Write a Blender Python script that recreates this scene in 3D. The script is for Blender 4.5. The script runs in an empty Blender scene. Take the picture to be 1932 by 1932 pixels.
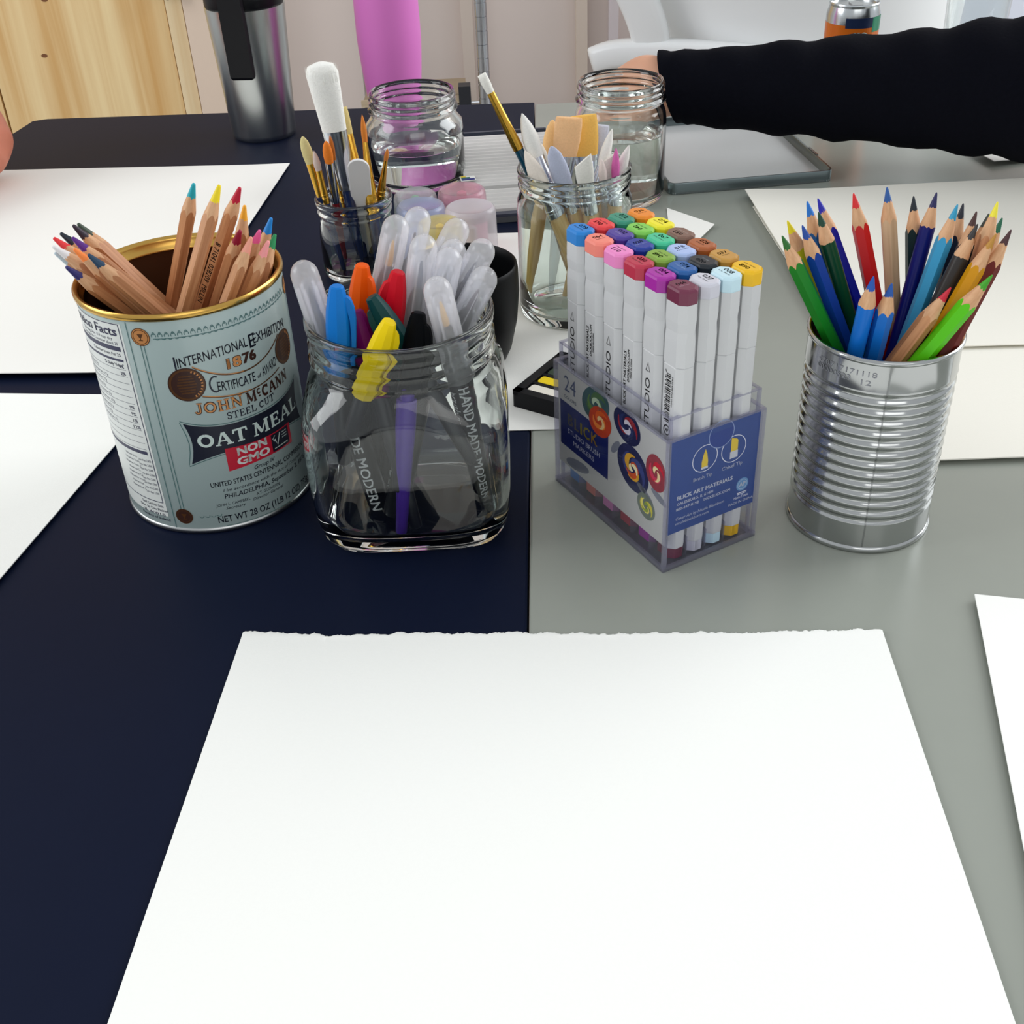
import bpy, bmesh, math, random
from mathutils import Vector, Matrix, Quaternion, noise as mnoise

S = bpy.context.scene
COL = S.collection
rnd = random.Random(7)

# ---------------------------------------------------------------- camera
cam_d = bpy.data.cameras.new('camera')
cam = bpy.data.objects.new('camera', cam_d)
COL.objects.link(cam)
cam_d.sensor_width = 36.0
cam_d.sensor_fit = 'HORIZONTAL'
cam_d.lens = 2182.1 / 1932 * 36.0
cam_d.clip_start = 0.01
_rt = Vector((0.99886945, -0.02725068, -0.03895164))
_up = Vector((0.04753766, 0.57259587, 0.8184584))
_fw = Vector((0.0, 0.81938475, -0.57324395))
cam.matrix_world = Matrix(((_rt.x, _up.x, -_fw.x, 0.0), (_rt.y, _up.y, -_fw.y, 0.0),
                           (_rt.z, _up.z, -_fw.z, 0.3738), (0, 0, 0, 1)))
S.camera = cam

# ---------------------------------------------------------------- light
world = bpy.data.worlds.new('world')
S.world = world
world.use_nodes = True
_bg = world.node_tree.nodes['Background']
_bg.inputs[0].default_value = (0.93, 0.97, 1.0, 1)
_bg.inputs[1].default_value = 0.66


def area(name, loc, target, sx, sy, power, color=(1, 1, 1)):
    d = bpy.data.lights.new(name, 'AREA')
    d.shape = 'RECTANGLE'
    d.size, d.size_y, d.energy, d.color = sx, sy, power, color
    o = bpy.data.objects.new(name, d)
    COL.objects.link(o)
    o.location = loc
    o.rotation_euler = (Vector(target) - Vector(loc)).to_track_quat('-Z', 'Y').to_euler()
    return o


# daylight from tall windows: to the right of the far end, to the left, and behind the viewer
area('window_light_right', (2.6, 1.7, 1.25), (0.1, 0.8, 0.0), 1.8, 1.7, 62, (0.96, 0.98, 1.0))
area('window_light_left', (-2.6, 0.6, 1.35), (0.0, 0.8, 0.0), 1.6, 1.6, 34, (0.97, 0.985, 1.0))
area('window_light_rear', (0.5, -2.3, 1.7), (0.0, 0.8, 0.0), 2.2, 1.4, 15, (1.0, 0.985, 0.96))

S.view_settings.view_transform = 'Standard'
S.view_settings.look = 'None'
S.view_settings.exposure = 0.0
S.view_settings.gamma = 1.0
S.view_settings.use_curve_mapping = False
S.cycles.max_bounces = 12
S.cycles.transmission_bounces = 11
S.cycles.transparent_max_bounces = 20
S.cycles.diffuse_bounces = 4
S.cycles.glossy_bounces = 4
S.cycles.sample_clamp_indirect = 6.0

# ---------------------------------------------------------------- materials
MATS = {}


def lin(c):
    if isinstance(c, str):
        c = tuple(int(c[i:i + 2], 16) for i in (0, 2, 4))
    out = []
    for v in c[:3]:
        v = v / 255.0
        out.append(v / 12.92 if v <= 0.04045 else ((v + 0.055) / 1.055) ** 2.4)
    return tuple(out) + (1.0,)


def mat(name, col, rough=0.5, metal=0.0, spec=0.5, var=0.0, scale=200.0, bump=0.0, coat=0.0, sub=0.0, aniso=0.0):
    if name in MATS:
        return MATS[name]
    m = bpy.data.materials.new(name)
    m.use_nodes = True
    nt = m.node_tree
    b = nt.nodes['Principled BSDF']
    c = lin(col)
    b.inputs['Base Color'].default_value = c
    b.inputs['Roughness'].default_value = rough
    b.inputs['Metallic'].default_value = metal
    b.inputs['Specular IOR Level'].default_value = spec
    b.inputs['Coat Weight'].default_value = coat
    if aniso:
        b.inputs['Anisotropic'].default_value = aniso
    if sub:
        b.inputs['Subsurface Weight'].default_value = sub
        b.inputs['Subsurface Radius'].default_value = (0.006, 0.003, 0.002)
        b.inputs['Subsurface Scale'].default_value = 1.0
    if var or bump:
        tc = nt.nodes.new('ShaderNodeTexCoord')
        n = nt.nodes.new('ShaderNodeTexNoise')
        n.inputs['Scale'].default_value = scale
        n.inputs['Detail'].default_value = 3.0
        nt.links.new(tc.outputs['Object'], n.inputs['Vector'])
        if var:
            mx = nt.nodes.new('ShaderNodeMix')
            mx.data_type = 'RGBA'
            mx.inputs[6].default_value = tuple(max(0, v * (1 - var)) for v in c[:3]) + (1,)
            mx.inputs[7].default_value = tuple(min(1, v * (1 + var)) for v in c[:3]) + (1,)
            nt.links.new(n.outputs[0], mx.inputs[0])
            nt.links.new(mx.outputs[2], b.inputs['Base Color'])
        if bump:
            bp = nt.nodes.new('ShaderNodeBump')
            bp.inputs['Strength'].default_value = bump
            bp.inputs['Distance'].default_value = 0.0005
            nt.links.new(n.outputs[0], bp.inputs['Height'])
            nt.links.new(bp.outputs[0], b.inputs['Normal'])
    MATS[name] = m
    return m


def wood(name, ca, cb, stretch=(90, 90, 6), rough=0.55, scale=1.0, ring=0.0):
    """grain running along local z"""
    if name in MATS:
        return MATS[name]
    m = bpy.data.materials.new(name)
    m.use_nodes = True
    nt = m.node_tree
    b = nt.nodes['Principled BSDF']
    b.inputs['Roughness'].default_value = rough
    tc = nt.nodes.new('ShaderNodeTexCoord')
    mp = nt.nodes.new('ShaderNodeMapping')
    mp.inputs['Scale'].default_value = stretch
    n = nt.nodes.new('ShaderNodeTexNoise')
    n.inputs['Scale'].default_value = scale
    n.inputs['Detail'].default_value = 5
    n.inputs['Distortion'].default_value = 0.4
    r = nt.nodes.new('ShaderNodeValToRGB')
    r.color_ramp.elements[0].position = 0.32
    r.color_ramp.elements[0].color = lin(ca)
    r.color_ramp.elements[1].position = 0.68
    r.color_ramp.elements[1].color = lin(cb)
    nt.links.new(tc.outputs['Object'], mp.inputs['Vector'])
    nt.links.new(mp.outputs[0], n.inputs['Vector'])
    nt.links.new(n.outputs[0], r.inputs[0])
    nt.links.new(r.outputs[0], b.inputs['Base Color'])
    bp = nt.nodes.new('ShaderNodeBump')
    bp.inputs['Strength'].default_value = 0.15
    bp.inputs['Distance'].default_value = 0.0004
    nt.links.new(n.outputs[0], bp.inputs['Height'])
    nt.links.new(bp.outputs[0], b.inputs['Normal'])
    MATS[name] = m
    return m


def glass(name, col=(236, 246, 241), ior=1.47, rough=0.0):
    if name in MATS:
        return MATS[name]
    m = bpy.data.materials.new(name)
    m.use_nodes = True
    b = m.node_tree.nodes['Principled BSDF']
    b.inputs['Base Color'].default_value = lin(col)
    b.inputs['Roughness'].default_value = rough
    b.inputs['IOR'].default_value = ior
    b.inputs['Transmission Weight'].default_value = 1.0
    MATS[name] = m
    return m


def thin_clear(name, tint=(250, 250, 252), body=(235, 236, 245), haze=0.0, rough=0.08, ior=1.45):
    """thin clear or frosted plastic: see-through, a little scattering, Fresnel gloss"""
    if name in MATS:
        return MATS[name]
    m = bpy.data.materials.new(name)
    m.use_nodes = True
    nt = m.node_tree
    for nd in list(nt.nodes):
        if nd.type != 'OUTPUT_MATERIAL':
            nt.nodes.remove(nd)
    out = [nd for nd in nt.nodes if nd.type == 'OUTPUT_MATERIAL'][0]
    tr = nt.nodes.new('ShaderNodeBsdfTransparent')
    tr.inputs[0].default_value = lin(tint)
    df = nt.nodes.new('ShaderNodeBsdfDiffuse')
    df.inputs[0].default_value = lin(body)
    tl = nt.nodes.new('ShaderNodeBsdfTranslucent')
    tl.inputs[0].default_value = lin(body)
    mx1 = nt.nodes.new('ShaderNodeMixShader')
    mx1.inputs[0].default_value = 0.45
    nt.links.new(df.outputs[0], mx1.inputs[1])
    nt.links.new(tl.outputs[0], mx1.inputs[2])
    mx2 = nt.nodes.new('ShaderNodeMixShader')
    mx2.inputs[0].default_value = haze
    nt.links.new(tr.outputs[0], mx2.inputs[1])
    nt.links.new(mx1.outputs[0], mx2.inputs[2])
    gl = nt.nodes.new('ShaderNodeBsdfGlossy')
    gl.inputs['Roughness'].default_value = rough
    # two-sided Schlick reflectance
    lw_ = nt.nodes.new('ShaderNodeLayerWeight')
    lw_.inputs['Blend'].default_value = 0.5
    pw = nt.nodes.new('ShaderNodeMath')
    pw.operation = 'POWER'
    pw.inputs[1].default_value = 4.0
    nt.links.new(lw_.outputs['Facing'], pw.inputs[0])
    fr = nt.nodes.new('ShaderNodeMath')
    fr.operation = 'MULTIPLY_ADD'
    f0 = ((ior - 1) / (ior + 1)) ** 2
    fr.inputs[1].default_value = 0.75 - f0
    fr.inputs[2].default_value = f0
    nt.links.new(pw.outputs[0], fr.inputs[0])
    mx3 = nt.nodes.new('ShaderNodeMixShader')
    nt.links.new(fr.outputs[0], mx3.inputs[0])
    nt.links.new(mx2.outputs[0], mx3.inputs[1])
    nt.links.new(gl.outputs[0], mx3.inputs[2])
    nt.links.new(mx3.outputs[0], out.inputs[0])
    MATS[name] = m
    return m


# ---------------------------------------------------------------- object helpers
def tag(o, label=None, cat=None, group=None, kind=None):
    if label:
        o['label'] = label
    if cat:
        o['category'] = cat
    if group:
        o['group'] = group
    if kind:
        o['kind'] = kind
    return o


def empty(name, loc=(0, 0, 0), rot=None, label=None, cat=None, group=None):
    o = bpy.data.objects.new(name, None)
    o.empty_display_size = 0.01
    COL.objects.link(o)
    o.location = loc
    if rot is not None:
        o.rotation_mode = 'QUATERNION'
        o.rotation_quaternion = rot
    return tag(o, label, cat, group)


def obj(name, data, m=None, parent=None, smooth=False, label=None):
    """data: (verts, faces) or Mesh"""
    if not isinstance(data, bpy.types.Mesh):
        me = bpy.data.meshes.new(name)
        me.from_pydata([tuple(v) for v in data[0]], [], data[1])
        me.update()
        if smooth:
            for p in me.polygons:
                p.use_smooth = True
    else:
        me = data
    if m is not None and len(me.materials) == 0:
        me.materials.append(m)
    o = bpy.data.objects.new(name, me)
    COL.objects.link(o)
    if parent is not None:
        o.parent = parent
    if label:
        o['label'] = label
    return o


def fix_normals(me):
    bm = bmesh.new()
    bm.from_mesh(me)
    bmesh.ops.recalc_face_normals(bm, faces=bm.faces)
    bm.to_mesh(me)
    bm.free()


def auto_smooth(o, ang=40):
    me = o.data
    for p in me.polygons:
        p.use_smooth = True
    me.set_sharp_from_angle(angle=math.radians(ang))


def merge(*parts):
    V, F = [], []
    for v, f in parts:
        k = len(V)
        V += [tuple(p) for p in v]
        F += [tuple(i + k for i in q) for q in f]
    return V, F


def xform(geo, M):
    return [tuple(M @ Vector(p)) for p in geo[0]], geo[1]


def box(x0, x1, y0, y1, z0, z1):
    V = [(x, y, z) for z in (z0, z1) for y in (y0, y1) for x in (x0, x1)]
    F = [(0, 2, 3, 1), (4, 5, 7, 6), (0, 1, 5, 4), (2, 6, 7, 3), (0, 4, 6, 2), (1, 3, 7, 5)]
    return V, F


def rings(loops, cap0=True, cap1=True, closed=True):
    """skin a list of equal-length vertex loops"""
    n = len(loops[0])
    V = [tuple(p) for L in loops for p in L]
    F = []
    for i in range(len(loops) - 1):
        for j in range(n if closed else n - 1):
            k = (j + 1) % n
            F.append((i * n + j, i * n + k, (i + 1) * n + k, (i + 1) * n + j))
    if cap0:
        F.append(tuple(reversed(range(n))))
    if cap1:
        F.append(tuple(range((len(loops) - 1) * n, len(loops) * n)))
    return V, F


def circle(r, z, n=32, cx=0, cy=0, ph=0.0):
    return [(cx + r * math.cos(2 * math.pi * i / n + ph), cy + r * math.sin(2 * math.pi * i / n + ph), z) for i in range(n)]


def lathe(prof, n=48, cap0=True, cap1=True):
    return rings([circle(max(r, 1e-5), z, n) for r, z in prof], cap0, cap1)


def squircle(w, z, e, n=64):
    L = []
    for i in range(n):
        a = 2 * math.pi * i / n
        c, s = math.cos(a), math.sin(a)
        r = w / ((abs(c) ** e + abs(s) ** e) ** (1 / e))
        L.append((r * c, r * s, z))
    return L


def poly(n_side, r, z, ph=0):
    return circle(r, z, n_side, 0, 0, ph)


def tube(pts, radii, n=16, cap=True):
    pts = [Vector(p) for p in pts]
    loops = []
    T0 = (pts[1] - pts[0]).normalized()
    ref = Vector((0, 0, 1)) if abs(T0.z) < 0.9 else Vector((1, 0, 0))
    X = (ref - T0 * ref.dot(T0)).normalized()
    for i, p in enumerate(pts):
        T = (pts[min(i + 1, len(pts) - 1)] - pts[max(i - 1, 0)]).normalized()
        X = (X - T * X.dot(T)).normalized()
        Y = T.cross(X)
        r = radii[i] if isinstance(radii, (list, tuple)) else radii
        loops.append([p + (X * math.cos(2 * math.pi * j / n) + Y * math.sin(2 * math.pi * j / n)) * r for j in range(n)])
    return rings(loops, cap, cap)


def spline(pts, k=8):
    """Catmull-Rom through points (any tuple length)"""
    out = []
    P = [tuple(p) for p in pts]
    P = [P[0]] + P + [P[-1]]
    for i in range(1, len(P) - 2):
        for s in range(k):
            t = s / k
            a, b, c, d = P[i - 1], P[i], P[i + 1], P[i + 2]
            out.append(tuple(0.5 * (2 * b[q] + (c[q] - a[q]) * t + (2 * a[q] - 5 * b[q] + 4 * c[q] - d[q]) * t * t +
                                    (3 * b[q] - a[q] - 3 * c[q] + d[q]) * t ** 3) for q in range(len(b))))
    out.append(P[-2])
    return out


def axis_quat(a, b):
    """local z from a to b, local x kept close to world x"""
    z = (Vector(b) - Vector(a)).normalized()
    x = Vector((1, 0, 0))
    x = (x - z * x.dot(z)).normalized()
    y = z.cross(x)
    return Matrix((x, y, z)).transposed().to_quaternion()


# ---------------------------------------------------------------- lettering
_tx = {}


def text2d(s, size, bold=0.0, shear=0.0, align='CENTER', space=1.0, res=2):
    bold = max(0.0, bold)
    key = (s, bold, shear, align, space, res)
    if key not in _tx:
        c = bpy.data.curves.new('lettering', 'FONT')
        c.body = s
        c.size = 1.0
        c.align_x = align
        c.shear = shear
        c.space_character = space
        c.resolution_u = res
        c.fill_mode = 'FRONT'
        o = bpy.data.objects.new('lettering', c)
        COL.objects.link(o)
        dg = bpy.context.evaluated_depsgraph_get()
        me = bpy.data.meshes.new_from_object(o.evaluated_get(dg))
        V = [(v.co.x, v.co.y) for v in me.vertices]
        F = [tuple(p.vertices) for p in me.polygons]
        bpy.data.objects.remove(o)
        bpy.data.curves.remove(c)
        bpy.data.meshes.remove(me)
        if bold:
            # heavier strokes: overlay slightly shifted copies
            V0, F0 = V, F
            V, F = [], []
            for dx, dy in ((-bold, -bold * .6), (bold, -bold * .6), (-bold, bold * .6), (bold, bold * .6)):
                k = len(V)
                V += [(x + dx, y + dy) for x, y in V0]
                F += [tuple(i + k for i in f) for f in F0]
        _tx[key] = (V, F)
    V, F = _tx[key]
    return [(x * size, y * size) for x, y in V], F


def fit_text(s, w, h, bold=0.0, shear=0.0, space=1.0):
    """2-D lettering stretched to width w and cap height h, centred in x, baseline at 0"""
    V, F = text2d(s, 1.0, bold, shear, 'LEFT', space)
    xs = [v[0] for v in V]
    x0, x1 = min(xs), max(xs)
    ch = 0.73
    return [((x - (x0 + x1) / 2) * w / (x1 - x0), y * h / ch) for x, y in V], F


def disc2d(cx, cy, rx, ry=None, n=28, a0=0.0):
    ry = ry or rx
    ca, sa = math.cos(a0), math.sin(a0)
    V = [(cx, cy)]
    for i in range(n):
        x, y = rx * math.cos(2 * math.pi * i / n), ry * math.sin(2 * math.pi * i / n)
        V.append((cx + x * ca - y * sa, cy + x * sa + y * ca))
    return V, [(0, 1 + i, 1 + (i + 1) % n) for i in range(n)]


def ring2d(cx, cy, r0, r1, n=32, sx=1.0):
    V, F = [], []
    for i in range(n):
        c, s = math.cos(2 * math.pi * i / n), math.sin(2 * math.pi * i / n)
        V += [(cx + r0 * c * sx, cy + r0 * s), (cx + r1 * c * sx, cy + r1 * s)]
        j = (i + 1) % n
        F.append((2 * i, 2 * i + 1, 2 * j + 1, 2 * j))
    return V, F


def line2d(pts, w):
    V, F = [], []
    for i, p in enumerate(pts):
        a = Vector(pts[max(i - 1, 0)])
        b = Vector(pts[min(i + 1, len(pts) - 1)])
        t = (b - a).normalized()
        ww = w[i] if isinstance(w, (list, tuple)) else w
        V += [(p[0] - t.y * ww / 2, p[1] + t.x * ww / 2), (p[0] + t.y * ww / 2, p[1] - t.x * ww / 2)]
        if i:
            k = 2 * i
            F.append((k - 2, k - 1, k + 1, k))
    return V, F


def grid2d(x0, x1, fbot, ftop, nx=24):
    V, F = [], []
    for i in range(nx + 1):
        x = x0 + (x1 - x0) * i / nx
        V += [(x, fbot(x)), (x, ftop(x))]
        if i:
            k = 2 * i
            F.append((k - 2, k, k + 1, k - 1))
    return V, F


def shift2d(g, dx, dy, bend=None):
    return [(x + dx, y + dy + (bend(x + dx) if bend else 0)) for x, y in g[0]], g[1]


def merge2d(*gs):
    V, F = [], []
    for v, f in gs:
        k = len(V)
        V += list(v)
        F += [tuple(i + k for i in q) for q in f]
    return V, F


def split_x(g, step):
    """cut wide faces so that they can follow a curved surface"""
    bm = bmesh.new()
    vs = [bm.verts.new((x, y, 0)) for x, y in g[0]]
    for f in g[1]:
        try:
            bm.faces.new([vs[i] for i in f])
        except ValueError:
            pass
    xs = [v[0] for v in g[0]]
    x = math.floor(min(xs) / step) * step + step
    while x < max(xs):
        bmesh.ops.bisect_plane(bm, geom=bm.verts[:] + bm.edges[:] + bm.faces[:], plane_co=(x, 0, 0), plane_no=(1, 0, 0))
        x += step
    bm.verts.index_update()
    V = [(v.co.x, v.co.y) for v in bm.verts]
    F = [tuple(v.index for v in f.verts) for f in bm.faces]
    bm.free()
    return V, F


def on_cyl(g, R, step=0.003):
    """2-D print (s along the circumference, z up) onto a cylinder; s = 0 faces the near side"""
    V, F = split_x(g, step) if step else g
    return [(R * math.sin(s / R), -R * math.cos(s / R), z) for s, z in V], F


def on_plane(g, O, ax, ay):
    O, ax, ay = Vector(O), Vector(ax), Vector(ay)
    return [tuple(O + ax * x + ay * y) for x, y in g[0]], g[1]


# slab-serif capitals drawn as strokes, for the can's display lettering
def _arc(cx, cy, rx, ry, a0, a1, n=14):
    return [(cx + rx * math.cos(math.radians(a0 + (a1 - a0) * i / n)), cy + ry * math.sin(math.radians(a0 + (a1 - a0) * i / n))) for i in range(n + 1)]


SLAB = {
    'O': (0.95, [(_arc(.475, .5, .36, .40, 90, 450, 24), .2)], []),
    'A': (1.0, [([(.16, .06), (.46, .97)], .11), ([(.84, .06), (.5, .97)], .21), ([(.27, .34), (.72, .34)], .1)], [(.16, .04, .3), (.84, .04, .38)]),
    'T': (.92, [([(.46, .04), (.46, .94)], .21), ([(.05, .93), (.87, .93)], .14), ([(.09, .98), (.06, .68)], .11), ([(.83, .98), (.86, .68)], .11)], [(.46, .04, .42)]),
    'M': (1.2, [([(.18, .05), (.22, .95)], .11), ([(.24, .95), (.6, .12)], .2), ([(.96, .95), (.6, .12)], .1), ([(1.0, .05), (.97, .95)], .21)], [(.18, .04, .32), (1.0, .04, .38), (.2, .96, .3), (.99, .96, .34)]),
    'E': (.86, [([(.24, .05), (.24, .95)], .21), ([(.1, .06), (.76, .06)], .12), ([(.1, .94), (.74, .94)], .12), ([(.24, .5), (.6, .5)], .11), ([(.76, .02), (.79, .3)], .11), ([(.73, .98), (.75, .7)], .11), ([(.6, .38), (.6, .63)], .1)], []),
    'L': (.82, [([(.24, .05), (.24, .95)], .21), ([(.08, .06), (.74, .06)], .12), ([(.74, .02), (.77, .34)], .11)], [(.24, .95, .4)]),
    'S': (.78, [(_arc(.4, .72, .26, .22, 20, 250, 12) + _arc(.38, .28, .27, .23, 80, -160, 12), .17), ([(.66, .95), (.66, .7)], .09), ([(.12, .05), (.12, .3)], .09)], []),
    'C': (.88, [(_arc(.47, .5, .34, .4, 45, 315, 20), .19), ([(.76, .96), (.76, .66)], .1)], []),
    'U': (.95, [([(.22, .95)] + _arc(.475, .34, .255, .27, 180, 360, 12) + [(.73, .95)], .16)], [(.22, .95, .38), (.73, .95, .34)]),
    'J': (.66, [([(.42, .95), (.42, .3)] + _arc(.25, .27, .17, .2, 0, -170, 8), .18)], [(.42, .95, .4)]),
    'H': (1.0, [([(.24, .05), (.24, .95)], .2), ([(.76, .05), (.76, .95)], .2), ([(.24, .5), (.76, .5)], .12)], [(.24, .04, .38), (.24, .96, .38), (.76, .04, .38), (.76, .96, .38)]),
    'N': (1.0, [([(.2, .05), (.2, .95)], .11), ([(.2, .95), (.8, .06)], .2), ([(.8, .02), (.8, .95)], .11)], [(.2, .04, .3), (.18, .96, .3), (.8, .96, .32)]),
    'G': (.95, [(_arc(.47, .5, .34, .4, 50, 320, 20), .19), ([(.76, .05), (.76, .44)], .18), ([(.56, .42), (.88, .42)], .1)], []),
    'D': (.95, [([(.24, .05), (.24, .95)], .2), ([(.1, .93), (.42, .93)] + _arc(.4, .5, .38, .43, 90, -90, 12) + [(.1, .07)], .14)], []),
    'c': (.6, [(_arc(.3, .72, .19, .2, 40, 320, 14), .12), ([(.18, .28), (.42, .28)], .13)], []),
    ' ': (.4, [], []),
}


def slab_text(s, w, h, depth=0.0, space=0.03, bold=1.0):
    parts = []
    x = 0.0
    for ch in s:
        adv, strokes, serifs = SLAB[ch]
        for pts, wd in strokes:
            parts.append(([(px + x, py) for px, py in line2d(pts, wd * bold)[0]], line2d(pts, wd * bold)[1]))
        for sx, sy, sw in serifs:
            parts.append(([(x + sx - sw / 2, sy - .05), (x + sx + sw / 2, sy - .05), (x + sx + sw / 2, sy + .05), (x + sx - sw / 2, sy + .05)], [(0, 1, 2, 3)]))
        x += adv + space
    V, F = merge2d(*parts)
    return [((a - x / 2) * w / x, b * h) for a, b in V], F

# ================================================================ the room
FLOOR_Z = -0.745


def struct(name, geo, m, parent=None, label=None, cat=None):
    o = obj(name, geo, m, parent)
    if parent is None:
        o['kind'] = 'structure'
        if label:
            o['label'] = label
        if cat:
            o['category'] = cat
    return o


def wall_mat():
    m = mat('wall_paint', (214, 201, 194), 0.85, var=0.03, scale=3, bump=0.1)
    return m


struct('floor', box(-3.2, 3.2, -2.6, 2.75, FLOOR_Z - 0.05, FLOOR_Z), mat('floor_concrete', (168, 162, 155), 0.55, var=0.08, scale=4),
       None, 'grey smooth floor under the tables', 'floor')
struct('wall_back', box(-3.2, 3.2, 2.7, 2.8, FLOOR_Z, 1.9), wall_mat(), None, 'pale pinkish grey painted wall behind the table', 'wall')

# one moulded lilac strip; the beige and tan ones paint in the wall's shading
for nm, x0, x1, c in (('trim_1', 0.262, 0.283, (206, 196, 197)), ('shade_strip_2', -0.06, -0.035, (203, 189, 178)), ('shade_strip_3', 0.19, 0.215, (205, 190, 176))):
    struct(nm, box(x0, x1, 2.672, 2.70, FLOOR_Z, 1.9), mat(nm + '_paint', c, 0.8), None,
           {'trim_1': 'pale lilac strip on the wall beside the white armchair', 'shade_strip_2': 'narrow beige strip of painted shading on the wall left of the chrome post',
            'shade_strip_3': 'narrow tan strip of painted corner shade on the wall right of the chrome post'}[nm], 'trim')

# pine door: two wide boards, a lighter edge strip, frame and knob
PINE = wood('pine_boards', (214, 168, 104), (244, 218, 166), (30, 30, 1.0), 0.5)
door = empty('door_1', (-0.90, 2.62, FLOOR_Z))
door['kind'] = 'structure'
tag(door, 'light pine board door behind the steel tumbler', 'door')
for x0, x1 in ((-0.62, -0.168), (-0.163, 0.225)):
    g = box(x0, x1, -0.014, 0.014, 0.01, 2.0)
    o = obj('plank', g, PINE, door)
    o.data.materials[0] = PINE
obj('edge_strip', box(0.228, 0.262, -0.02, 0.02, 0.01, 2.0), wood('pine_edge', (226, 196, 148), (243, 224, 186), (30, 30, 1.2), 0.5), door)
obj('frame_post', box(0.266, 0.35, -0.03, 0.05, 0.0, 2.04), mat('door_frame_paint', (226, 205, 186), 0.7, var=0.03, scale=8), door)
kn = lathe([(0.004, 0.0), (0.007, 0.002), (0.007, 0.02), (0.012, 0.026), (0.016, 0.034), (0.015, 0.044), (0.008, 0.05)], 20)
o = obj('knob', xform(kn, Matrix.Translation((0.247, -0.02, 0.662)) @ Matrix.Rotation(math.pi / 2, 4, 'X')), mat('black_metal', (22, 22, 28), 0.4), door, True, 'small black door knob')
for p in ((-0.05, 1.0 - .46), (-0.42, 1.0 - .42), (-0.40, 1.0 - .30), (-0.02, 0.95 - .3)):
    k = xform(([(math.cos(i * .7) * .007, 0, math.sin(i * .7) * .004) for i in range(9)], [tuple(range(9))]),
              Matrix.Translation((p[0], -0.0145, p[1])))
    obj('knot', k, mat('pine_knot', (120, 74, 40), 0.6), door)

# ================================================================ tables
NAVY = mat('navy_table_top', (13, 21, 43), 0.5, spec=0.10, var=0.05, scale=60, bump=0.02)
GREY = mat('grey_table_top', (152, 156, 147), 0.27, spec=0.42, var=0.02, scale=60, bump=0.015)


def table(name, outline, m, label, legs):
    root = empty(name, (0, 0, FLOOR_Z), label=label, cat='table', group='two tables pushed together')
    t = -FLOOR_Z
    V = [(x, y, t - 0.028) for x, y in outline] + [(x, y, t) for x, y in outline]
    n = len(outline)
    F = [tuple(reversed(range(n))), tuple(range(n, 2 * n))] + [(i, (i + 1) % n, n + (i + 1) % n, n + i) for i in range(n)]
    o = obj('table_top', (V, F), m, root)
    bv = o.modifiers.new('bevel', 'BEVEL')
    bv.width = 0.0012
    bv.segments = 2
    xs = [p[0] for p in outline]
    ys = [p[1] for p in outline]
    ap = merge(box(min(xs) + .06, max(xs) - .06, min(ys) + .06, min(ys) + .08, t - 0.09, t - 0.028),
               box(min(xs) + .06, max(xs) - .06, max(ys) - .08, max(ys) - .06, t - 0.09, t - 0.028))
    obj('apron', ap, mat('table_steel', (70, 72, 78), 0.4, 0.8), root)
    for lx, ly in legs:
        obj('leg', box(lx - .02, lx + .02, ly - .02, ly + .02, 0, t - 0.028), mat('table_steel', (70, 72, 78), 0.4, 0.8), root)
    return root


# the joint between the tops runs away from the viewer and leans slightly to the right
def sx(y):
    return 0.005 + (y - 0.428) * (0.043 / 0.912)


table('work_table', [(sx(-.12) - .0006, -.12), (sx(1.345) - .0006, 1.345), (-.515, 1.372), (-.531, 1.366), (-.542, 1.30), (-.62, -.12)], NAVY,
      'dark navy table top under the oatmeal can and steel tumbler', [(-.5, -.04), (-.45, 1.28), (-.09, -.04), (-.04, 1.26)])
table('work_table', [(sx(-.12) + .0006, -.12), (1.0, -.12), (1.02, 1.33), (sx(1.335) + .0006, 1.338)], GREY,
      'mid grey satin table top under the marker box and tin of pencils', [(.08, -.04), (.92, -.04), (.12, 1.26), (.92, 1.24)])

# ================================================================ paper
def paper_mat(name, col):
    return mat(name, col, 0.75, spec=0.25, var=0.012, scale=900, bump=0.12)


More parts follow.
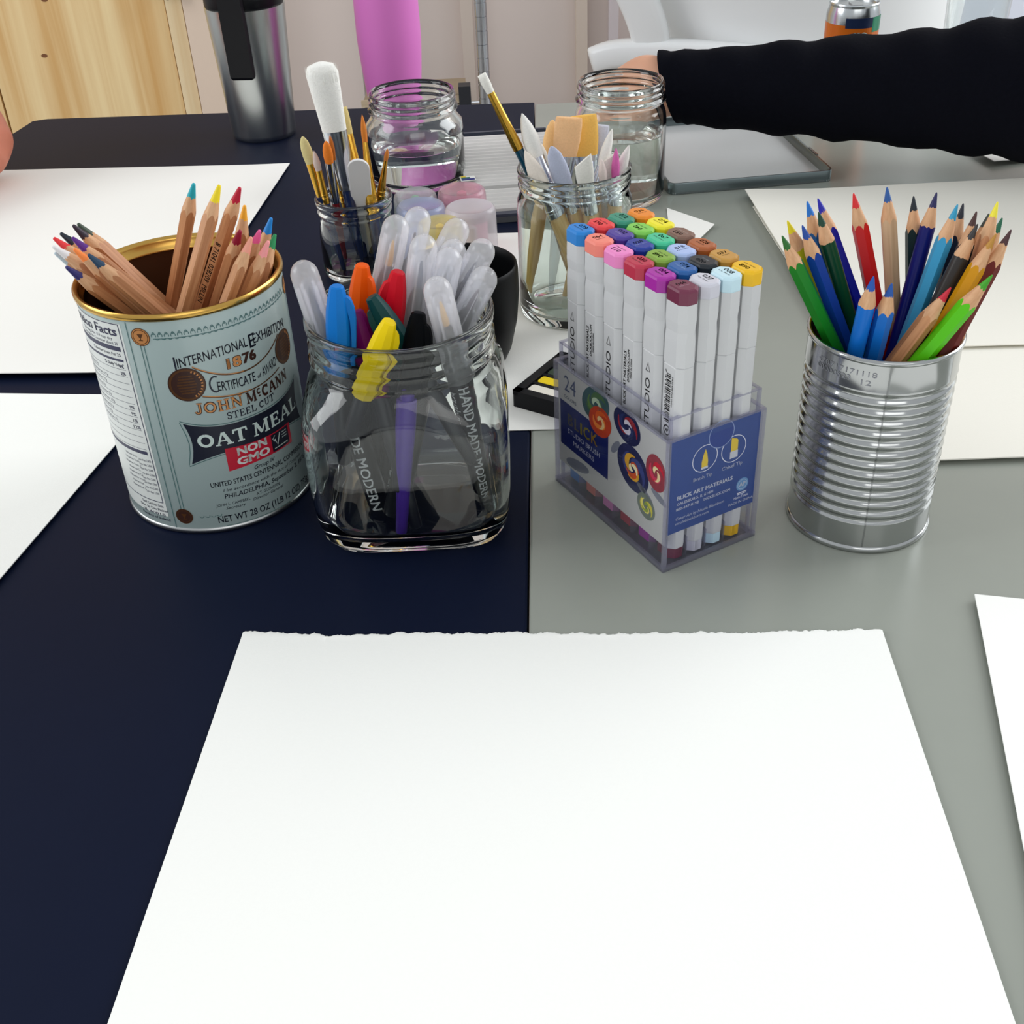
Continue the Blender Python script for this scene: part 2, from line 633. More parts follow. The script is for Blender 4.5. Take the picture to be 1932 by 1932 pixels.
def sheet(name, corners, col, label, z=0.0006, lift=None, nx=28, ny=20, torn=False, th=0.0006, group='drawing paper on the tables'):
    """corners: far-left, far-right, near-right, near-left; lift(s,t) adds height (s across, t from far to near)"""
    A, B, Cc, D = [Vector((c[0], c[1], 0)) for c in corners]
    V = []
    if torn:
        nx = 420
    for side in (0, 1):
        for j in range(ny + 1):
            t = (j / ny) if not torn else (0.0, .004, .012, .03, .06)[j] if j < 5 else .06 + .94 * (j - 4) / (ny - 4)
            for i in range(nx + 1):
                s = i / nx
                p = A.lerp(B, s).lerp(D.lerp(Cc, s), t)
                zz = z + (lift(s, t) if lift else 0.0)
                if torn and j <= 1:
                    w = (mnoise.noise((s * 9, 1.3, 0)) * .0022 + mnoise.noise((s * 38, 5.1, 0)) * .0016 + mnoise.noise((s * 110, 2.7, 0)) * .0011 + mnoise.noise((s * 320, 8.1, side * 3.0)) * .0007)
                    if j == 0:
                        p = p + (A - D).normalized() * (w + (0.0012 if side else 0.0))
                    zz += 0.0002 * (1 if j == 0 else 0)
                V.append((p.x, p.y, zz + (0 if side else th)))
    n = (nx + 1) * (ny + 1)
    F = []
    for j in range(ny):
        for i in range(nx):
            a = j * (nx + 1) + i
            F.append((a, a + nx + 1, a + nx + 2, a + 1))
            F.append((n + a, n + a + 1, n + a + nx + 2, n + a + nx + 1))
    edge = [i for i in range(nx + 1)] + [j * (nx + 1) + nx for j in range(1, ny + 1)] + [ny * (nx + 1) + i for i in range(nx - 1, -1, -1)] + [j * (nx + 1) for j in range(ny - 1, 0, -1)]
    for k in range(len(edge)):
        a, b = edge[k], edge[(k + 1) % len(edge)]
        F.append((a, b, n + b, n + a))
    o = obj(name, (V, F), paper_mat('paper_' + col, col), None, True)
    fix_normals(o.data)
    auto_smooth(o, 50)
    return tag(o, label, 'paper', group)


WHITE1, WHITE2, CREAM = 'FAFAF5', 'F6F5EF', 'F4F1E6'
sheet('paper_sheet', [(-.136, .437), (.175, .417), (.1455, -.03), (-.1655, -.01)], WHITE1, 'large blank white sheet with a torn deckled top edge, nearest the viewer', torn=True,
      lift=lambda s, t: 0.0004 + 0.0012 * max(0, abs(s - .5) * 2 - .8))
sheet('paper_sheet', [(-.506, 1.186), (-.207, 1.162), (-.2465, .717), (-.5455, .741)], WHITE2, 'blank white sheet behind the oatmeal can, beside the steel tumbler', z=0.001,
      lift=lambda s, t: 0.0035 * max(0, t - .8) / .2 + 0.0008 * max(0, s - .85) / .15)
sheet('paper_sheet', [(-.535, .722), (-.234, .686), (-.296, .386), (-.597, .422)], WHITE1, 'blank white sheet left of the oatmeal can, cut off by the picture edge', z=0.0006,
      lift=lambda s, t: 0.002 * max(0, .15 - t) / .15 + 0.0012 * max(0, s - .9) / .1)
sheet('paper_sheet', [(-.022, .952), (.138, .945), (.122, .617), (-.038, .624)], WHITE2, 'white sheet under the brush jar and watercolour pan case', z=0.0004, th=0.0005)
sheet('paper_sheet', [(.150, .992), (.184, .943), (.162, .905), (.1435, .925)], WHITE2, 'small folded white scrap behind the marker box', z=0.0005, lift=lambda s, t: 0.002 * s, nx=8, ny=8)
sheet('paper_sheet', [(.225, .985), (.535, 1.0), (.555, .556), (.237, .562)], CREAM, 'lower cream sheet behind the ribbed tin can', z=0.0006, th=0.0008,
      lift=lambda s, t: 0.0022 * max(0, t - .8) / .2)
sheet('paper_sheet', [(.223, 1.013), (.545, 1.016), (.56, .690), (.229, .703)], CREAM, 'upper cream sheet lying on another behind the ribbed tin can', z=0.0034, th=0.0008,
      lift=lambda s, t: 0.003 * max(0, .2 - s) / .2)
sheet('paper_sheet', [(.227, .440), (.52, .385), (.455, .08), (.157, .137)], WHITE1, 'blank white sheet in the right foreground, mostly out of the picture', z=0.0006,
      lift=lambda s, t: 0.002 * max(0, .15 - s) / .15)
sheet('paper_sheet', [(.457, 1.099), (.62, 1.15), (.66, 1.09), (.466, 1.062)], WHITE1, 'corner of white paper under the black sleeved arm', z=0.0008,
      lift=lambda s, t: 0.006 * max(0, .6 - s), nx=10, ny=6)

# ================================================================ pencils
LEN_CONE = 0.0162


def pencil_mesh(L, hexa, r=0.0037, lead_r=0.0017, lead_len=0.0085, seed=0, blunt=0.0005):
    """barrel, sharpened wood and lead along z; hexagonal barrels give the scalloped paint line"""
    n = 24
    rg = random.Random(seed)
    k = (r - blunt) / LEN_CONE            # cone slope
    cone_top = L + blunt / k

    def rad(i):
        if not hexa:
            return r
        a = (i / n * 360.0) % 60 - 30
        return r * 0.945 / math.cos(math.radians(a))

    def ang(i):
        return 2 * math.pi * i / n

    ring_b, ring_w, ring_e = [], [], []
    for i in range(n):
        q = rad(i)
        z = cone_top - q / k + (rg.uniform(-.0005, .0005) if not hexa else rg.uniform(-.0002, .0002))
        ring_b.append((q * math.cos(ang(i)), q * math.sin(ang(i)), 0.0))
        ring_w.append((q * math.cos(ang(i)), q * math.sin(ang(i)), z))
        zl = L - lead_len + rg.uniform(-.0007, .0007)
        rl = (cone_top - zl) * k
        ring_e.append((rl * math.cos(ang(i)), rl * math.sin(ang(i)), zl))
    barrel = rings([ring_b, ring_w], True, False)
    cone = rings([ring_w, ring_e], False, False)
    lead = rings([ring_e, circle(blunt + .0012 * k, L - .0012, n), circle(blunt, L - .0003, n), circle(blunt * .6, L, n)], False, True)
    return barrel, cone, lead


CEDAR = wood('cedar', (176, 116, 74), (208, 150, 104), (500, 500, 22), 0.5)
CEDAR_CUT = wood('cedar_cut', (206, 154, 112), (224, 178, 136), (600, 600, 40), 0.65)
PALE = wood('pale_wood', (198, 160, 122), (218, 184, 146), (500, 500, 20), 0.5)


def pencil(tip, bot, lead_c, label, group, barrel_c=None, hexa=True, natural=CEDAR, lead_len=0.0085, r=0.0037, seed=0, blunt=.0005, imprint=None):
    tip, bot = Vector(tip), Vector(bot)
    L = (tip - bot).length
    root = empty('colored_pencil', bot, axis_quat(bot, tip), label, 'pencil', group)
    root.rotation_quaternion = axis_quat(bot, tip) @ Quaternion((0, 0, 1), math.radians(30 + rnd.uniform(-12, 12)))
    b, c, l = pencil_mesh(L, hexa, r, seed=seed, lead_len=lead_len, blunt=blunt)
    bm_ = natural if barrel_c is None else mat('lacquer_%02x%02x%02x' % tuple(barrel_c), barrel_c, 0.3, spec=0.3)
    o = obj('barrel', b, bm_, root)
    if not hexa:
        auto_smooth(o, 60)
    auto_smooth(obj('sharpened_cone', c, CEDAR_CUT, root), 35)
    auto_smooth(obj('lead', l, mat('lead_%02x%02x%02x' % tuple(lead_c), lead_c, 0.5), root), 60)
    if imprint:
        g = text2d(imprint, .0042, .008, 0, 'LEFT')
        a = .945 * r + .0001
        M = Matrix.Rotation(math.radians(-60), 4, 'Z')
        pts = [tuple(M @ Vector((y - .0015, -a, L - .035 - x))) for x, y in g[0]]
        obj('imprint', (pts, g[1]), mat('black_ink', (20, 20, 22), 0.5), root)
    return root


LEFT = [
    ('teal', (-0.1544, 0.5849, 0.1788), (-0.2118, 0.6072, 0.0362), (24, 168, 182), 'teal', None),
    ('yellow', (-0.1378, 0.5693, 0.1826), (-0.2012, 0.5429, 0.0414), (240, 214, 10), 'bright yellow', None),
    ('crimson', (-0.1296, 0.5767, 0.1783), (-0.2055, 0.6139, 0.0317), (190, 12, 52), 'crimson', '8 71041 028209  MILLIN'),
    ('amber', (-0.1365, 0.6114, 0.1567), (-0.1761, 0.6077, 0.0050), (250, 176, 40), 'amber yellow', None),
    ('darkred', (-0.1317, 0.5697, 0.1585), (-0.1959, 0.6206, 0.0326), (150, 10, 52), 'blunt wine red', None),
    ('peach', (-0.1253, 0.5640, 0.1569), (-0.1913, 0.5373, 0.0323), (238, 158, 136), 'peach', None),
    ('hotpink', (-0.1219, 0.5703, 0.1578), (-0.1934, 0.6230, 0.0207), (240, 100, 160), 'hot pink', None),
    ('sky', (-0.1223, 0.6065, 0.1508), (-0.1854, 0.5984, 0.0050), (14, 132, 214), 'sky blue', None),
    ('lightpink', (-0.1175, 0.5663, 0.1535), (-0.2015, 0.5449, 0.0050), (246, 158, 158), 'light pink', None),
    ('green', (-0.1186, 0.5913, 0.1474), (-0.1681, 0.5339, 0.0342), (20, 140, 80), 'grass green', None),
    ('darkgreen', (-0.2248, 0.6018, 0.1544), (-0.1631, 0.6295, 0.0471), (62, 78, 64), 'dark olive green', None),
    ('darkpurple', (-0.2225, 0.5884, 0.1586), (-0.1492, 0.6236, 0.0286), (44, 30, 48), 'near-black plum', None),
    ('black', (-0.2291, 0.5856, 0.1557), (-0.1243, 0.5946, 0.0398), (18, 34, 48), 'ink blue-black', None),
    ('purple', (-0.2172, 0.5689, 0.1593), (-0.1245, 0.5770, 0.0406), (88, 24, 132), 'purple', None),
    ('navy', (-0.2204, 0.5962, 0.1470), (-0.1555, 0.6273, 0.0305), (22, 44, 116), 'navy blue', None),
    ('red', (-0.2308, 0.5794, 0.1556), (-0.1230, 0.5886, 0.0359), (232, 50, 54), 'scarlet', None),
    ('white', (-0.2295, 0.5720, 0.1541), (-0.1230, 0.5851, 0.0471), (238, 236, 236), 'white', None),
    ('paleblue', (-0.2330, 0.5811, 0.1469), (-0.1262, 0.6004, 0.0341), (190, 208, 216), 'pale blue', None),
    ('orange', (-0.2153, 0.5623, 0.1558), (-0.1234, 0.5722, 0.0321), (252, 136, 56), 'orange', None),
    ('bluegreen', (-0.2074, 0.5581, 0.1542), (-0.1238, 0.5686, 0.0432), (22, 62, 92), 'dark petrol blue', None),
    ('violet', (-0.2180, 0.5527, 0.1504), (-0.1345, 0.6094, 0.0199), (44, 38, 108), 'indigo violet', None),
]
for i, (k, tip, bot, c, nm, imp) in enumerate(LEFT):
    pencil(tip, bot, c, 'natural wood pencil with %s lead in the oatmeal can' % nm, 'natural wood pencils in the oatmeal can',
           seed=i, lead_len=.0086 if i % 3 else .0078, blunt=.00085, imprint=imp)

RIGHT = [
    ('green', (0.1315, 0.5106, 0.1658), (0.2152, 0.5279, 0.0097), (38, 106, 40), (28, 130, 34), 'grass green'),
    ('yellow', (0.1384, 0.5302, 0.1653), (0.2003, 0.5487, 0.0379), (232, 216, 30), (206, 196, 24), 'yellow'),
    ('blue', (0.1415, 0.5145, 0.1688), (0.2160, 0.5358, 0.0092), (26, 74, 160), (18, 62, 150), 'royal blue'),
    ('azure', (0.1469, 0.5302, 0.1744), (0.2069, 0.5372, 0.0070), (34, 118, 208), (40, 96, 160), 'azure'),
    ('royal', (0.1569, 0.5479, 0.1690), (0.2218, 0.5142, 0.0176), (22, 24, 170), (16, 22, 142), 'ultramarine'),
    ('darkgreen', (0.1495, 0.5183, 0.1734), (0.2115, 0.5414, 0.0223), (12, 66, 48), (8, 64, 36), 'bottle green'),
    ('red', (0.1711, 0.5383, 0.1743), (0.2195, 0.5304, 0.0180), (218, 40, 44), (204, 22, 26), 'bright red'),
    ('natural_blue', (0.1858, 0.5351, 0.1777), (0.2142, 0.5396, 0.0404), (46, 92, 160), None, 'natural wood with blue lead'),
    ('blackgreen', (0.2021, 0.5427, 0.1698), (0.2217, 0.5208, 0.0050), (12, 28, 40), (4, 38, 40), 'blackish green'),
    ('navy', (0.2109, 0.5371, 0.1732), (0.1821, 0.5053, 0.0050), (20, 18, 82), (14, 20, 106), 'navy'),
    ('sky', (0.2153, 0.5206, 0.1731), (0.1751, 0.5020, 0.0050), (40, 150, 190), (58, 152, 196), 'sky blue'),
    ('darknavy', (0.2274, 0.5433, 0.1647), (0.2042, 0.5025, 0.0050), (16, 22, 40), (20, 18, 44), 'ink black'),
    ('brown', (0.2296, 0.5313, 0.1650), (0.1886, 0.4865, 0.0255), (74, 42, 38), (46, 24, 36), 'dark umber'),
    ('charcoal', (0.2218, 0.5094, 0.1675), (0.1662, 0.4971, 0.0050), (50, 46, 46), (52, 48, 46), 'charcoal grey'),
    ('grey', (0.2364, 0.5327, 0.1631), (0.1911, 0.4980, 0.0050), (60, 68, 62), (26, 34, 22), 'slate green'),
    ('lemon', (0.2306, 0.5130, 0.1764), (0.2004, 0.4873, 0.0050), (240, 226, 60), None, 'natural wood with lemon lead'),
    ('amber', (0.2280, 0.5020, 0.1652), (0.1734, 0.4910, 0.0296), (186, 134, 50), (206, 144, 16), 'amber'),
    ('forest', (0.2369, 0.5187, 0.1662), (0.1916, 0.4910, 0.0050), (16, 98, 70), (20, 90, 60), 'forest green'),
    ('darkbrown', (0.2356, 0.5041, 0.1661), (0.1846, 0.4861, 0.0380), (70, 34, 38), (104, 28, 22), 'reddish brown'),
    ('lime', (0.2229, 0.4858, 0.1524), (0.1630, 0.5001, 0.0390), (60, 160, 26), (88, 196, 22), 'lime green'),
    ('natural_red', (0.2072, 0.4911, 0.1447), (0.1592, 0.5086, 0.0336), (200, 22, 50), None, 'natural wood with red lead'),
    ('blue_a', (0.1694, 0.4880, 0.1534), (0.1734, 0.5308, 0.0050), (24, 84, 176), (20, 112, 206), 'bright blue, left of the short front pair'),
    ('blue_b', (0.1779, 0.4869, 0.1501), (0.1846, 0.5348, 0.0050), (22, 84, 168), (22, 110, 200), 'bright blue, right of the short front pair'),
]
for i, (k, tip, bot, lc, bc, nm) in enumerate(RIGHT):
    lab = '%s pencil in the ribbed tin can' % nm if bc is None or 'front' not in nm else nm.replace('bright blue,', 'bright blue pencil in the ribbed tin,')
    if bc is not None and 'front' not in nm:
        lab = '%s lacquered coloured pencil in the ribbed tin can' % nm
    pencil(tip, bot, lc, lab, 'coloured pencils in the ribbed tin can', bc, hexa=(i % 4 != 1), natural=PALE if k == 'natural_blue' else CEDAR, seed=50 + i,
           lead_len=.0070, blunt=.0004, r=.0040 if i >= 19 else .0037, imprint=None)

# ================================================================ oatmeal can
CX, CY = -0.171, 0.5813
can = empty('oatmeal_can', (CX, CY, 0), label='pale blue printed oatmeal can with a gold rim, full of natural wood pencils', cat='can')
RB = 0.0538
GOLD = mat('gold_lacquer', (201, 160, 82), 0.22, 0.95)
prof_body = [(0.0525, 0.002), (RB, 0.0035), (RB, 0.1300)]
o = obj('body', lathe(prof_body, 96, False, False), mat('label_tinplate', (176, 194, 192), 0.3, spec=0.5, coat=0.25), can)
auto_smooth(o, 50)
rim_o = [(RB - .0003, .1296), (RB + .0006, .1298), (RB + .0012, .1308), (RB + .0011, .1325), (RB + .0002, .1335), (RB - .0012, .1332),
         (RB - .0019, .1315), (RB - .0021, .1285), (RB - .0036, .1275), (RB - .0037, .1265), (RB - .0018, .1258)]
auto_smooth(obj('rim', lathe(rim_o, 96, False, False), GOLD, can), 60)
inn = [(RB - .0018, .1258), (RB - .0016, .12), (RB - .0016, .004), (0.001, .004)]
auto_smooth(obj('lining', lathe(inn, 96, False, True), mat('brown_lining', (88, 58, 40), 0.28, 0.6), can), 50)
base = [(0.001, 0.0012), (0.046, 0.0012), (0.0495, 0.0), (0.0535, 0.0), (RB + .0008, .001), (RB + .0006, .0030), (RB - .0002, .0036)]
auto_smooth(obj('base_seam', lathe(base, 96, True, False), mat('tin_steel', (176, 178, 178), 0.3, 1.0), can), 60)

LR = RB + .00016
INK = mat('label_ink', (26, 30, 46), 0.4)
GREENLINE = mat('label_green_line', (82, 116, 116), 0.4)
COPPER = mat('label_copper', (206, 140, 82), 0.35, 0.2)
BRONZE = mat('label_bronze', (92, 58, 30), 0.35, 0.2)
DARKB = mat('label_dark_brown', (58, 32, 24), 0.4)
PALEINK = mat('label_pale_ink', (206, 222, 216), 0.4)
REDINK = mat('label_red', (196, 26, 52), 0.4)
WHITEP = mat('label_white_panel', (222, 226, 222), 0.35)
MM = 0.001
label = obj('printed_panel', on_cyl(grid2d(-.086, -.0205, lambda x: .010, lambda x: .1275, 30), RB + .00008, None), WHITEP, can)


def prt(name, g, m, R=LR, sc=MM, step=.003):
    g = ([(x * sc, y * sc) for x, y in g[0]], g[1])
    return obj(name, on_cyl(g, R, step), m, label)


Cc = 38.5


def arch(h, half):
    return lambda x: h * (1 - ((x - Cc) / half) ** 2)


# border lines and corner medallions
prt('border_line', merge2d(line2d([(-17, 3.5), (-17, 129)], .5), line2d([(-11.4, 16), (-11.4, 117)], .45), line2d([(-9.6, 16), (-9.6, 117)], .45),
                           line2d([(88, 16), (88, 117)], .45), line2d([(90, 16), (90, 117)], .45)), GREENLINE)
chain = []
for i in range(26):
    x = -3.4 + i * 3.25
    chain += [line2d(_arc(x, 122.0, 1.1, 1.3, -30, 210, 8), .42), line2d(_arc(x, 123.3, .55, .6, 0, 360, 8), .36),
              line2d(_arc(x + 1.6, 120.6, 1.0, .8, 180, 360, 6), .42)]
    if i < 4:
        chain += [line2d(_arc(x + 3, 11.8, 1.2, 1.0, 180, 380, 6), .35)]
chain.append(line2d([(-4, 120.3), (82, 120.3)], .42))
prt('chain_border', merge2d(*chain), GREENLINE)['kind'] = 'stuff'
for nm, cx, cy, m1, m2 in (('medallion', -10.4, 121.4, COPPER, BRONZE), ('medallion', -10.4, 11.8, DARKB, BRONZE), ('medallion', 89, 121.4, COPPER, BRONZE)):
    md = prt(nm, disc2d(cx, cy, 4.9), m1, LR + .00006)
    g = merge2d(ring2d(cx, cy, 3.7, 4.05), ring2d(cx, cy, 4.6, 4.95),
                ([(cx - 1.6, cy + 1.6), (cx + 1.6, cy + 1.6), (cx + .5, cy - .4), (cx - .5, cy - .4)], [(0, 1, 2, 3)]),
                ([(cx - .25, cy - .4), (cx + .25, cy - .4), (cx + .25, cy - 1.8), (cx - .25, cy - 1.8)], [(0, 1, 2, 3)]),
                line2d([(cx - 1.1, cy - 1.9), (cx + 1.1, cy - 1.9)], .4))
    prt('medallion_relief', g, m2, LR + .00012)

# arched headings
prt('lettering', shift2d(fit_text('INTERNATIONAL', 38, 5.6, .006), 24.0, 102.9, lambda x: 3.4 * (1 - ((x - 39) / 37) ** 2)), INK)
prt('lettering', shift2d(fit_text('EXHIBITION', 27.5, 5.6, .006), 60.5, 102.9, lambda x: 3.4 * (1 - ((x - 39) / 37) ** 2)), INK)
prt('lettering', shift2d(fit_text('I', .9, 7.6), 4.0, 102.6), INK)
prt('lettering', shift2d(fit_text('E', 4.0, 8.0, .004), 46.0, 104.6), INK)
prt('lettering', shift2d(fit_text('18', 8.0, 5.6, .03), 33.6, 97.9), COPPER, LR + .0001)
prt('lettering', shift2d(fit_text('18', 8.6, 6.0, .055), 33.6, 97.7), DARKB)
prt('lettering', shift2d(fit_text('76', 8.6, 5.8, .045), 42.6, 97.8), DARKB)
# award ribbon between the medals
prt('ribbon_line', merge2d(line2d([(x, 93.5 + 9.5 * ((x - 39) / 27) ** 2) for x in range(12, 68, 2)], [.8 if x < 38 else .8 for x in range(12, 68, 2)])), BRONZE)
prt('ribbon_line', merge2d(line2d([(x, 93.9 + 9.5 * ((x - 39) / 27) ** 2) for x in range(12, 40, 2)], .45), line2d([(x, 82.1 + 3.6 * ((x - 39) / 24) ** 2) for x in range(14, 42, 2)], .45)), COPPER, LR + .00008)
prt('ribbon_line', line2d([(x, 81.7 + 3.6 * ((x - 39) / 24) ** 2) for x in range(14, 64, 2)], .7), BRONZE)
sag = lambda x: -3.0 * (1 - ((x - 39) / 24) ** 2)
prt('lettering', merge2d(shift2d(fit_text('ERTIFICATE', 21.5, 5.6, .008), 33.2, 88.6, sag), shift2d(fit_text('AWARD', 11.5, 5.6, .008), 54.5, 88.4, sag),
                         shift2d(fit_text('of', 2.6, 2.4, .02), 46.6, 89.0, sag), line2d(_arc(21.6, 91.2, 2.8, 4.4, 60, 300, 14), .9)), INK)
for cx in (7.6, 70.5):
    md = prt('medal', disc2d(cx, 93.6, 9.6, 9.6, 40), DARKB, LR + .00006)
    prt('medal_relief', merge2d(ring2d(cx, 93.6, 7.9, 9.0, 40), *[line2d([(cx - 5 + abs(k) * .5, 93.6 + k * 1.6), (cx + 5 - abs(k) * .5, 93.6 + k * 1.6)], .75) for k in (-3, -2, -1, 0, 1, 2, 3)]), BRONZE, LR + .00012)
    prt('medal_relief', merge2d(*[line2d([(cx + 8.4 * math.cos(a * .22 - 1.1) * .98, 93.6 + 8.4 * math.sin(a * .22 - 1.1)), (cx + 7.2 * math.cos(a * .22 - 1.1), 93.6 + 7.2 * math.sin(a * .22 - 1.1))], .7) for a in range(11)]), COPPER, LR + .00018)
dip = lambda x: -1.2 * (1 - ((x - 38) / 31) ** 2)
prt('lettering', shift2d(slab_text('JOHN', 26, 6.6, bold=1.25), 21.5, 76.0, dip), DARKB)
prt('lettering', shift2d(slab_text('JOHN', 26, 6.4, bold=.62), 21.5, 76.1, dip), COPPER, LR + .0001)
prt('lettering', shift2d(slab_text('McCANN', 32, 6.6, bold=1.15), 52.0, 75.6, dip), DARKB)
prt('lettering', shift2d(slab_text('STEEL CUT', 30, 4.2, bold=.85), 39.0, 69.6, lambda x: -.8 * (1 - ((x - 38) / 16) ** 2)), INK)
# black banner
ban_top = lambda x: 66.2 + 5.0 * abs((x - Cc) / 38.0) ** 3
ban_bot = lambda x: 51.0 - 5.2 * abs((x - Cc) / 38.0) ** 3


prt('banner_outline', merge2d(line2d([(x, ban_top(x) + .9) for x in [Cc - 39 + i * 3 for i in range(27)]], .45), line2d([(x, ban_bot(x) - .9) for x in [Cc - 39 + i * 3 for i in range(27)]], .45),
                              line2d([(Cc - 39.2, 71.8), (Cc - 37.2, 64), (Cc - 36.6, 58.6), (Cc - 37.2, 53), (Cc - 39.2, 45.4)], .45)), GREENLINE)
Vb, Fb = [], []
for i in range(31):
    for j in range(7):
        u, v = i / 30 * 2 - 1, j / 6
        x = Cc + 37.6 * u
        yb, yt = ban_bot(x), ban_top(x)
        y = yb + (yt - yb) * v
        pin = 2.6 * (1 - (2 * v - 1) ** 2) * abs(u) ** 8
        Vb.append((x - math.copysign(1, u) * pin, y))
for i in range(30):
    for j in range(6):
        a = i * 7 + j
        Fb.append((a, a + 7, a + 8, a + 1))
prt('banner', (Vb, Fb), INK, LR + .00004)
bb = lambda x: -1.2 * (1 - ((x - Cc) / 34) ** 2)
prt('lettering', merge2d(shift2d(slab_text('OAT', 27.5, 8.0), 20.0, 55.8, bb), shift2d(slab_text('MEAL', 36, 8.0), 54.5, 55.4, bb)), PALEINK, LR + .00012)
# red badge
prt('badge', grid2d(19.4, 62, lambda x: 38.2 + .9 * math.sin((x - 19) / 43 * 3.1), lambda x: 52.6 - .035 * (x - 19) - .6 * math.sin((x - 19) / 43 * 3.1), 14), REDINK, LR + .0001)
prt('lettering', merge2d(shift2d(fit_text('NON', 18, 4.6, .04), 34.6, 46.6), shift2d(fit_text('GMO', 20, 4.6, .04), 34.6, 40.6)), WHITEP, LR + .00018)
prt('badge_panel', grid2d(46.5, 60, lambda x: 39.6, lambda x: 50.4, 4), INK, LR + .00016)
prt('badge_mark', merge2d(line2d([(49, 47), (50.5, 43), (53.2, 49.4)], .8), line2d([(54.5, 48.6), (58.5, 48.6)], .4), line2d([(54.5, 47), (58.5, 47)], .4), line2d([(54.5, 45.4), (58.5, 45.4)], .4),
                          line2d([(48, 41.4), (58.5, 41.4)], .5), line2d([(49, 45.5), (47.6, 47.6), (49.4, 49.2)], .4)), PALEINK, LR + .0002)
# small print
small = [('Group IV', 40, 34.6, 13.5, 2.6, .25), ('UNITED STATES CENTENNIAL COMMISSION', 40, 29.8, 64, 3.2, 0), ('I Im accordance with the Act of Congress', 41, 25.9, 54, 2.0, .25),
         ('PHILADELPHIA, September 2, 1876', 43, 21.6, 58, 2.9, .12), ('A.T. GOSHORN', 39, 18.2, 15, 1.9, 0), ('Director General', 39, 15.6, 20, 1.9, .25),
         ('JOHN L. CAMPBELL', 18, 17.0, 19, 1.8, .1), ('Secretary', 19, 14.4, 11, 1.9, .25), ('NET WT 28 OZ (1LB 12 OZ) 793g', 40, 6.4, 64, 4.4, 0)]
prt('small_print', merge2d(*[shift2d(fit_text(s, w, h, .012 if h > 2.5 else .0, sh), cx, cy) for s, cx, cy, w, h, sh in small]), INK)
prt('small_print', line2d([(12, 3.9), (52, 3.9)], .35), GREENLINE)
# nutrition panel
nf = [line2d([(-22, 19), (-22, 127)], .5), line2d([(-78, 127), (-22, 127)], .5), line2d([(-78, 19), (-22, 19)], .5)]
nf += [grid2d(-76, -24, lambda x: 111.6, lambda x: 114.2, 14), grid2d(-76, -24, lambda x: 105.6, lambda x: 107.0, 14), grid2d(-76, -24, lambda x: 49.6, lambda x: 51.8, 14)]
for k in range(13):
    nf.append(line2d([(-76, 101 - k * 4.0), (-24, 101 - k * 4.0)], .22))
for k, t in enumerate(['4%', '2%', '', '', '', '', '9%', '9%', '1%', '12%']):
    if t:
        nf.append(shift2d(fit_text(t, 1.4 * len(t) + .6, 2.0, .02), -26.5, 101.8 - k * 4.0 - (0 if k else 0)))
nf.append(shift2d(fit_text('Nutrition Facts', 48, 5.2, .03), -48, 120.4))
nf.append(shift2d(fit_text('Serving Size 1/4 cup dry', 26, 1.8), -41, 117.6))
nf.append(shift2d(fit_text('Servings Per Container about 20', 30, 1.8), -40, 115.0))
nf.append(shift2d(fit_text('Calories from Fat 25', 22, 1.8, .01), -36, 108.6))
nf.append(shift2d(fit_text('% Daily Value*', 14, 1.8, .02), -31.6, 102.6))
for k in range(9):
    nf.append(shift2d(fit_text('Total Carbohydrate 27g', 20 + (k * 7) % 9, 1.6), -58 + (k * 5) % 7, 98.0 - k * 4.0))
for k in range(8):
    nf.append(shift2d(fit_text('Vitamin Iron Calcium'[:12 + k % 5], 10 + k % 3 * 2, 1.5), -38, 46 - k * 3.0))
    nf.append(shift2d(fit_text('Less than 2,000', 9, 1.5), -27.6, 45 - k * 3.0))
for k, s in enumerate(['Steel Cut Irish Oats', 'Dist. by Des Plaines', 'IL 60018', 'Product of Ireland']):
    nf.append(shift2d(fit_text(s, 16 + k % 2 * 5, 1.7, .01), -30.5, 15.6 - k * 2.9))
prt('nutrition_print', merge2d(*nf), mat('label_blue_ink', (44, 46, 78), 0.4), RB + .00014)

# ================================================================ ribbed tin
TX, TY = .1898, .518
tin = empty('tin_can', (TX, TY, 0), label='bare ribbed steel tin can holding lacquered coloured pencils', cat='can')
STEEL = mat('tin_plate', (182, 184, 184), 0.13, 1.0)
RT = .0372
prof = [(RT, .0035), (RT, .0175)]
for k in range(13):
    zc = 20.2e-3 + k * 5.98e-3
    prof += [(RT, zc - .0021), (RT - .0006, zc - .0013), (RT - .0010, zc), (RT - .0006, zc + .0013), (RT, zc + .0021), (RT + .0002, zc + .0030)]
prof += [(RT, .0955), (RT, .1098)]
auto_smooth(obj('ribbed_wall', lathe(prof, 96, False, False), STEEL, tin), 80)
auto_smooth(obj('rolled_rim', lathe([(RT, .1096), (RT + .0009, .1102), (RT + .0010, .1117), (RT + .0002, .1127), (RT - .0009, .1125), (RT - .0011, .111), (RT - .0008, .1095)], 96, False, False), STEEL, tin), 80)
auto_smooth(obj('lining', lathe([(RT - .0008, .1095), (RT - .0012, .1), (RT - .0012, .004), (.001, .004)], 72, False, True), mat('tin_lining', (120, 112, 104), 0.35, 0.9), tin), 50)
auto_smooth(obj('bottom_seam', lathe([(.001, .0015), (.033, .0015), (.0345, 0), (.0375, 0), (RT + .0010, .001), (RT + .0009, .003), (RT, .0037)], 96, True, False), STEEL, tin), 60)
sv, sf = [], []
for k, (r, z) in enumerate([(RT, .004)] + prof[1:]):
    for q in (-.0079, -.0071):
        sv.append(((r + .00012) * math.sin(q / RT), -(r + .00012) * math.cos(q / RT), z))
    if k:
        sf.append((2 * k - 2, 2 * k - 1, 2 * k + 1, 2 * k))
obj('side_seam', (sv, sf), mat('weld_seam', (150, 152, 152), 0.3, 1.0), tin, True)
